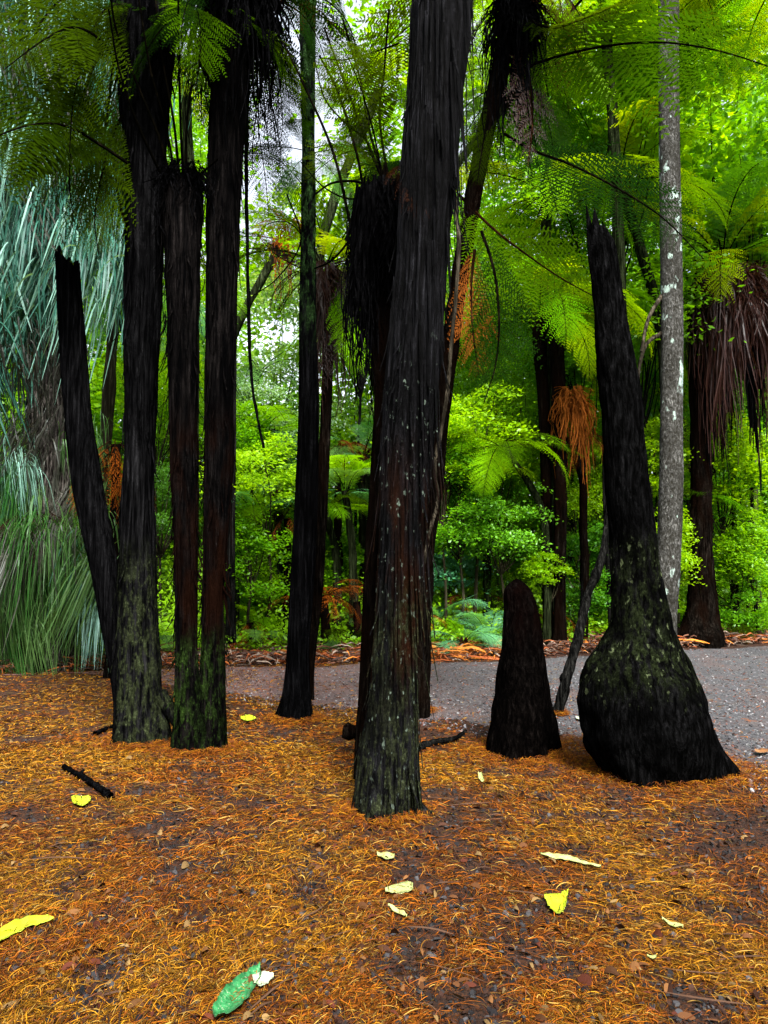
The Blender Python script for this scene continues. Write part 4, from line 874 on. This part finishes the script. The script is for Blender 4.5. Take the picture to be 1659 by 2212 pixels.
def strap_tree(label, base_px, Y, tufts, trunk_pts, r, mat2='bark_fibre'):
    b = P(base_px, 1400, Y); loc = np.array((b[0], Y, gh(b[0], Y))); root = thing('strap_leaf_tree', loc, label, 'strap leaf tree')
    pts = [loc - (0, 0, .1)] + [P(a, c, Y) for a, c in trunk_pts]
    tv, tq = tube(pts, r * 1.25, r * .8, 60, 22, .5, seed=3); part('trunk', tv, root, loc, quads=tq, mats=[M[mat2]], smooth=True)
    v, q = skirt(P(trunk_pts[1][0], trunk_pts[1][1], Y), r * .9, 2.4, 420, .018, 31, .10, .6); part('fibre_skirt', v, root, loc, quads=q, mats=[M['strap_grey']])
    rr_ = random.Random(base_px)
    for (px, py, dy, s, mt) in tufts:
        link('leaf_tuft', tuft_data(mt, rr_.randint(0, 2) + (3 if py > 980 else 0)), root, P(px, py, Y + dy) - loc, (R(rr_.uniform(-15, 25)), R(rr_.uniform(-15, 15)), rr_.uniform(0, 6.28)), s)
rt = random.Random(5); tf = []
for row in range(14):
    py = -90 + row * 64
    for k in range(7):
        px = -40 + k * 48 + rt.uniform(-22, 22)
        if px > 250 and row > 5: continue
        if row >= 11 and (px > 120 or k % 2): continue
        tf.append((px, py + rt.uniform(-25, 25), rt.uniform(-.9, .1), rt.uniform(.8, 1.25), rt.choice(['strap', 'strap', 'strap', 'strap', 'strap_grey', 'strap_green'])))
strap_tree('tall tree draped in pale drooping strap leaves at the left edge', 110, 9.9, tf, [(115, 1250), (100, 950), (100, 700), (90, 300), (80, -120)], .23)
tf = []
for k in range(30): tf.append((rt.uniform(-30, 225), rt.uniform(1130, 1350), rt.uniform(-.75, .1), rt.uniform(.6, 1.1), rt.choice(['strap_green', 'strap_green', 'strap_grey'])))
for k in range(26):
    tf.append((rt.uniform(-40, 60) if k % 3 else rt.uniform(60, 240), rt.uniform(900, 1330), rt.uniform(-.6, .2), rt.uniform(.5, .95), rt.choice(['strap_green', 'strap_green', 'strap_grey', 'strap'])))
strap_tree('low leaning strap leaf plant with green tufts, under the draped tree', 40, 9.9, tf, [(30, 1340), (40, 1250), (45, 1150), (40, 1050)], .12)
def strap_clump(px, py, Y, s, mat, label, zoff=0.0):
    c = P(px, py, Y); loc = np.array((c[0], Y, max(0, gh(c[0], Y)))); root = thing('strap_clump', loc, label, 'grass clump', 'strap leaved clumps beyond the path')
    for k in range(3, 6): link('leaf_tuft', tuft_data(mat, k), root, (random.uniform(-.1, .1), random.uniform(-.1, .1), .02 + zoff), (0, 0, random.uniform(0, 6)), s * random.uniform(.8, 1.1))
for a_ in [(30, 1410, 9.9, .75, 'strap_green', 'bright green grassy clump at the left edge of the litter'), (110, 1400, 10.2, .7, 'strap_green', 'grassy clump at the foot of the fibrous trunk'), (70, 1395, 9.8, .8, 'strap_green', 'grassy clump between the two at the left edge'), (215, 1380, 10.6, .7, 'strap_grey', 'grey green clump behind the leaning trunk foot'), (0, 1340, 10.8, 1.1, 'strap_green', 'tall grassy clump behind the others at the left edge'), (-60, 1390, 10.2, 1, 'strap_green', 'large grassy clump cut by the left edge'),
           (165, 1395, 10.4, .6, 'strap_green', 'small grassy clump left of the leaning trunk foot'), (1090, 1300, 12.4, 1.1, 'strap_grey', 'grey drooping strap clump behind the cone stump'), (1010, 1270, 13, 1.1, 'strap', 'pale strap clump above the blue green ferns'), (330, 1330, 10.9, .8, 'strap_grey', 'grey strap clump between the left trunk and the twins'),
           (1250, 1320, 13.2, 1.0, 'strap_green', 'green strap clump behind the crooked sapling'), (990, 1170, 14.2, 1.5, 'strap', 'tall teal strap clump right of the thickest trunk')]: strap_clump(*a_)

# ------------------------------------------------------------------ far wood and ground clutter
def leaf_blob(p, r_, lo, hi):
    m = len(p); nn_ = r_.normal(0, .6, (m, 3)) + np.array((0, -.3, 1)); nn_ /= np.linalg.norm(nn_, axis=1)[:, None]
    d = r_.normal(0, 1, (m, 3)); d -= nn_ * (d * nn_).sum(1)[:, None]; d /= np.linalg.norm(d, axis=1)[:, None]; e = np.cross(nn_, d)
    L = (lo + (hi - lo) * r_.random(m))[:, None]
    V = np.stack([p - d * L * .5, p + e * L * .28, p + d * L * .5, p - e * L * .28], 1); b = np.arange(m) * 4
    return V.reshape(-1, 3), np.stack([b, b + 1, b + 2, b + 3], 1)
def far_wood():
    lst = []; r_ = np.random.default_rng(77)
    for k in range(1500):
        deep = k % 3 == 0
        px = r_.uniform(-250, 1950); Y = r_.uniform(25, 32) if deep else r_.uniform(16, 25); py = r_.uniform(-150, 1360) if k % 2 else r_.uniform(600, 1380)
        gap = ((430 if deep else 470) < px < (830 if deep else 790) and py < 900) or (960 < px < 1130 and 60 < py < 400)
        if gap and r_.random() < (1 if py < 500 else .85): continue
        c = P(px, py, Y); p = c + r_.normal(0, 1, (330, 3)) * np.array((.8, .6, .5)) * (Y / 20)
        lst.append(leaf_blob(p[p[:, 2] > .05], r_, .12 * Y / 20, .3 * Y / 20))
    for k in range(420):        # more wood, unseen, added behind the camera to block light on trunk fronts
        a = R(r_.uniform(195, 345)); rad = r_.uniform(9, 14); c = np.array((math.cos(a) * rad, math.sin(a) * rad, r_.uniform(.3, 9)))
        p = c + r_.normal(0, 1, (170, 3)) * np.array((.9, .9, .7)); lst.append(leaf_blob(p[p[:, 2] > .05], r_, .2, .5))
    return jn(lst)
M['leaf_far'] = leafmat('leaf_far', (.05, .2, .002), (.3, .55, .004), .62, .01, scale=.45)
v, q = far_wood(); o = link('far_wood', mesh_data('far_wood', v, q, mats=[M['leaf_far']])); tag(o, 'mass of green leaves far behind the path, plus unseen clumps added behind the camera', 'wood', kind='stuff')
# far slim trunks
for i, (px, Y, r, lab) in enumerate([(1640, 14.5, .08, 'thin trunk at the right edge of the wood'), (1240, 14.5, .05, 'pale thin trunk right of the two slim fern trunks'), (210, 12.5, .10, 'dim trunk behind the leaning broken trunk')]):
    b = P(px, 1390, Y); loc = np.array((b[0], Y, gh(b[0], Y))); root = thing('tree', loc, lab, 'tree', 'far slim trunks in the wood')
    rr_ = random.Random(i + 3); pts = [loc - (0, 0, .1)]
    for k in range(1, 6): pts.append(loc + np.array((rr_.uniform(-.2, .2) * k * .5, 0, k * 1.9)))
    tv, tq = tube(pts, r * 1.2, r * .7, 50, 10, .4, i); part('trunk', tv, root, loc, quads=tq, mats=[M['bark_stem']], smooth=True)
# dead fronds and twigs banked along the far edge
def bank():
    r_ = np.random.default_rng(8); n = 9000; x = r_.uniform(-7.5, 8.5, n); fe = np.array([far_edge(a) for a in x])
    y = fe + .1 + np.abs(r_.normal(0, .5, n)); z = ghv(x, y) + r_.random(n) ** 2 * .14
    pal = np.array([(.22, .06, .02), (.36, .12, .02), (.09, .04, .025), (.2, .15, .12), (.05, .03, .025)])
    w_ = np.where(((x > .3) & (x < 2.2))[:, None], np.array([[.3, .45, .1, .1, .05]]), np.array([[.2, .12, .28, .18, .22]]))
    cdf = np.cumsum(w_, 1); idx = (r_.random(n)[:, None] > cdf).sum(1).clip(0, 4)
    col = pal[idx] * (.5 + .8 * r_.random(n))[:, None]
    return ribbons(x, y, z, r_.normal(0, .6, n) + (r_.random(n) > .5) * 3.14, .08 + .4 * r_.random(n) ** 2, .006 + .014 * r_.random(n), r_.normal(0, .7, n), r_.random(n) * .07, col, flat=.9)
v, q, c = bank(); o = link('frond_litter', mesh_data('frond_litter', v, q, mats=[M['straw']], col=c)); tag(o, 'banked dead fronds and twigs along the far edge of the path', 'litter', kind='stuff')
# undergrowth right behind the bank
def undergrowth():
    r_ = np.random.default_rng(18); n = 75000; x = r_.uniform(-9, 11, n); fe = np.array([far_edge(a) for a in x]); y = fe + .75 + r_.random(n) ** 1.3 * 5.5
    z = ghv(x, y) + r_.random(n) ** 1.2 * (.25 + 1.5 * np.clip((y - fe - .6) / 2.2, 0, 1) * (.55 + .9 * nv(x, y, 1.1, 6)))
    p = np.stack([x, y, z], 1); m = n
    nn_ = r_.normal(0, .6, (m, 3)) + np.array((0, -.4, 1)); nn_ /= np.linalg.norm(nn_, axis=1)[:, None]
    d = r_.normal(0, 1, (m, 3)); d -= nn_ * (d * nn_).sum(1)[:, None]; d /= np.linalg.norm(d, axis=1)[:, None]; e = np.cross(nn_, d)
    L = (.04 + .07 * r_.random(m))[:, None]
    V = np.stack([p - d * L * .5, p + e * L * .25, p + d * L * .5, p - e * L * .25], 1); b = np.arange(m) * 4
    return V.reshape(-1, 3), np.stack([b, b + 1, b + 2, b + 3], 1)
M['leaf_under'] = leafmat('leaf_under', (.04, .14, .004), (.2, .42, .006), .55, .01, scale=1.6)
v, q = undergrowth(); o = link('undergrowth', mesh_data('undergrowth', v, q, mats=[M['leaf_under']])); tag(o, 'low leafy undergrowth covering the forest floor behind the path', 'undergrowth', kind='stuff')

# ------------------------------------------------------------------ single things lying on the litter
def solid_mat(name, a, b, scale=30, rough=.5, spots=None, trans=.15):
    m, t = new_mat(name); pos = nd(t, 'ShaderNodeTexCoord').outputs['Object']
    c = ramp(t, noise_tex(t, pos, scale, 4, .6), [(.35, a), (.65, b)])
    if spots: c = mixc(t, ramp(t, noise_tex(t, pos, scale * 2.2, 3, .6), [(.6, (0, 0, 0)), (.68, (1, 1, 1))]), c, spots)
    p = nd(t, 'ShaderNodeBsdfPrincipled', Roughness=rough); t.links.new(c, p.inputs['Base Color'])
    o_ = nd(t, 'ShaderNodeOutputMaterial'); t.links.new(p.outputs[0], o_.inputs[0]); return m
def flat_leaf(px, py, outline, mat, label, thick=.0025, curl=.01, lift=.014, name='fallen_leaf', cat='leaf', group=None):
    """outline: left and right edge pairs read off the photo along the leaf, laid on the ground"""
    def gp(a, b): y = gy(b); p = P(a, b, y); return p[0], y
    c0 = gp(px, py); loc = np.array((c0[0], c0[1], gh(*c0))); n_ = len(outline); V = []
    L = [gp(*a[0]) for a in outline]; Rr = [gp(*a[1]) for a in outline]; K_ = 5
    Ld = catmull(np.array(L), n_ * 6); Rd = catmull(np.array(Rr), n_ * 6); m = len(Ld); wv = .06 * np.linalg.norm(Ld - Rd, axis=1).max()
    for i in range(m):
        Ld[i] += wv * 1.6 * np.array((N(i * .55, px, 1), N(i * .55, px, 2))); Rd[i] += wv * 1.6 * np.array((N(i * .55, px, 3), N(i * .55, px, 4)))
    for lay in (0, 1):
        for i in range(m):
            for k in range(K_):
                f = k / (K_ - 1); p = Ld[i] * (1 - f) + Rd[i] * f; s = i / (m - 1)
                h = lift + curl * ((2 * f - 1) ** 2) + curl * .8 * (2 * s - 1) ** 2 + .008 * N(p[0] * 30, p[1] * 30, 2) - lay * thick
                V.append((p[0], p[1], gh(*c0) + h))
    q = []; o_ = m * K_
    for i in range(m - 1):
        for k in range(K_ - 1):
            a = i * K_ + k; q.append((a, a + 1, a + K_ + 1, a + K_)); q.append((a + o_, a + K_ + o_, a + K_ + 1 + o_, a + 1 + o_))
        for k in (0, K_ - 1):
            a = i * K_ + k; q.append((a, a + K_, a + K_ + o_, a + o_))
    for i in (0, m - 1):
        for k in range(K_ - 1):
            a = i * K_ + k; q.append((a, a + 1, a + 1 + o_, a + o_))
    ob = link(name, mesh_data(name, np.array(V) - loc, q, mats=[mat], smooth=True), None, loc); return tag(ob, label, cat, group)
ly = solid_mat('leaf_yellow', (.27, .34, .004), (.38, .44, .008), 25, .55, (.14, .15, .01)); lp = solid_mat('leaf_pale', (.2, .24, .07), (.3, .33, .13), 40, .6, (.08, .09, .02))
lg = solid_mat('leaf_mottled', (.008, .07, .02), (.03, .17, .06), 45, .3, (.2, .24, .16)); lw = solid_mat('leaf_white', (.3, .36, .22), (.4, .44, .33), 25, .5)
flat_leaf(1200, 1964, [((1176, 1950), (1178, 1958)), ((1190, 1944), (1188, 1975)), ((1208, 1944), (1205, 1985)), ((1222, 1940), (1220, 1976)), ((1227, 1936), (1226, 1950))], ly, 'broad bright yellow leaf lying right of centre in the foreground')
flat_leaf(60, 2000, [((-30, 2050), (-28, 2066)), ((10, 2012), (12, 2038)), ((50, 1992), (52, 2018)), ((90, 1990), (92, 2004)), ((116, 1996), (116, 1999))], ly, 'long curved yellow leaf cut by the left edge of the foreground')
flat_leaf(175, 1737, [((154, 1736), (158, 1744)), ((160, 1727), (168, 1748)), ((176, 1728), (180, 1748)), ((190, 1728), (190, 1742)), ((196, 1733), (196, 1738))], ly, 'small round yellow leaf beside the dark stick at the left')
flat_leaf(860, 1925, [((832, 1932), (834, 1938)), ((845, 1924), (850, 1938)), ((865, 1914), (868, 1937)), ((885, 1914), (886, 1934)), ((892, 1922), (892, 1930))], lp, 'pale dry leaf lying in the foreground below the thickest trunk')
flat_leaf(1230, 1870, [((1168, 1858), (1170, 1863)), ((1195, 1860), (1198, 1868)), ((1230, 1864), (1232, 1874)), ((1262, 1876), (1264, 1882)), ((1298, 1888), (1298, 1890))], lp, 'long thin pale pod shaped leaf right of centre')
flat_leaf(835, 1860, [((814, 1855), (816, 1862)), ((830, 1853), (832, 1866)), ((846, 1856), (848, 1866)), ((852, 1858), (852, 1863))], lp, 'tiny cream leaf just below the thickest trunk foot')
flat_leaf(858, 1978, [((838, 1966), (840, 1970)), ((855, 1972), (853, 1980)), ((870, 1980), (868, 1987)), ((879, 1990), (877, 1991))], lp, 'small thin cream leaf below the pale dry one')
flat_leaf(1455, 2010, [((1430, 2000), (1432, 2003)), ((1448, 2006), (1446, 2012)), ((1464, 2012), (1462, 2018)), ((1476, 2019), (1475, 2021))], lp, 'small narrow cream leaf at the lower right')
flat_leaf(1412, 2086, [((1398, 2083), (1399, 2087)), ((1408, 2081), (1409, 2089)), ((1418, 2085), (1418, 2089))], lp, 'tiny pale green leaf near the lower right')
flat_leaf(1340, 1672 + 15, [((1330, 1684), (1331, 1688)), ((1340, 1682), (1341, 1690)), ((1350, 1686), (1350, 1689))], lw, 'tiny white leaf in front of the bulging trunk')
flat_leaf(510, 2170, [((458, 2206), (470, 2222)), ((480, 2160), (505, 2204)), ((510, 2130), (540, 2166)), ((545, 2108), (560, 2130)), ((562, 2104), (563, 2110))], lg, 'crumpled glossy green and white mottled leaf at the bottom edge', curl=.02)
flat_leaf(568, 2132, [((545, 2128), (550, 2138)), ((558, 2118), (562, 2148)), ((576, 2117), (575, 2142)), ((592, 2122), (590, 2128))], lw, 'whitish leaf beside the green mottled one at the bottom')
flat_leaf(1035, 1685, [((1033, 1674), (1040, 1674)), ((1034, 1684), (1044, 1684)), ((1038, 1692), (1046, 1692))], lp, 'small cream chip right of the thickest trunk foot')
flat_leaf(535, 1555, [((520, 1556), (521, 1560)), ((535, 1550), (536, 1563)), ((552, 1556), (552, 1560))], ly, 'small yellow green leaf between the twin trunks and the slender trunk')
flat_leaf(1268, 1556, [((1244, 1556), (1245, 1560)), ((1256, 1553), (1257, 1561)), ((1268, 1557), (1268, 1560))], lw, 'tiny white leaf on the path left of the bulging trunk')
flat_leaf(1645, 1630, [((1630, 1630), (1631, 1634)), ((1645, 1627), (1646, 1636)), ((1665, 1630), (1665, 1634))], solid_mat('leaf_brown', (.12, .05, .02), (.2, .09, .03)), 'brown curled leaf on the gravel at the right edge', lift=.03)
def stick(pts, r0, r1, label, mat='bark_dark', seed=1, up=.02, nub=None, name='stick', cat='stick'):
    pp = []
    for a, b in pts: y = gy(b); p = P(a, b, y); p[2] = gh(p[0], y) + up; pp.append(p)
    loc = pp[0]; lst = [tube(pp, r0, r1, 40, 9, .6, seed)]
    if nub: a = pp[1]; lst.append(tube([a, a + np.array(nub) * .5, a + np.array(nub)], r1 * .8, r1 * .3, 8, 6))
    v, q = jn(lst); ob = link(name, mesh_data(name, v - loc, q, mats=[M[mat]], smooth=True), None, loc); return tag(ob, label, cat)
stick([(138, 1662), (170, 1682), (205, 1705), (238, 1730)], .016, .022, 'thick dark broken stick lying at the left of the litter', up=.025, nub=(.03, .02, .03))
stick([(903, 1618), (930, 1608), (965, 1603), (985, 1598), (1006, 1584)], .03, .012, 'curved grey branch lying right behind the thickest trunk foot', mat='bark_grey', seed=4, up=.03)
stick([(205, 1590), (235, 1578), (262, 1566)], .02, .012, 'short dark twig at the left side of the left trunk foot', seed=6)
stick([(1085, 1648), (1110, 1632), (1128, 1636)], .012, .008, 'small grey twig at the foot of the cone stump', mat='bark_twig', seed=8)
stick([(1480, 1398), (1530, 1390), (1600, 1386)], .03, .015, 'pale fallen branch behind the path right of the bulging trunk', mat='bark_twig', seed=9, up=.05)
stick([(1500, 1372), (1570, 1380), (1640, 1392)], .02, .012, 'thin fallen branch near the right edge of the wood', mat='bark_twig', seed=10, up=.12)
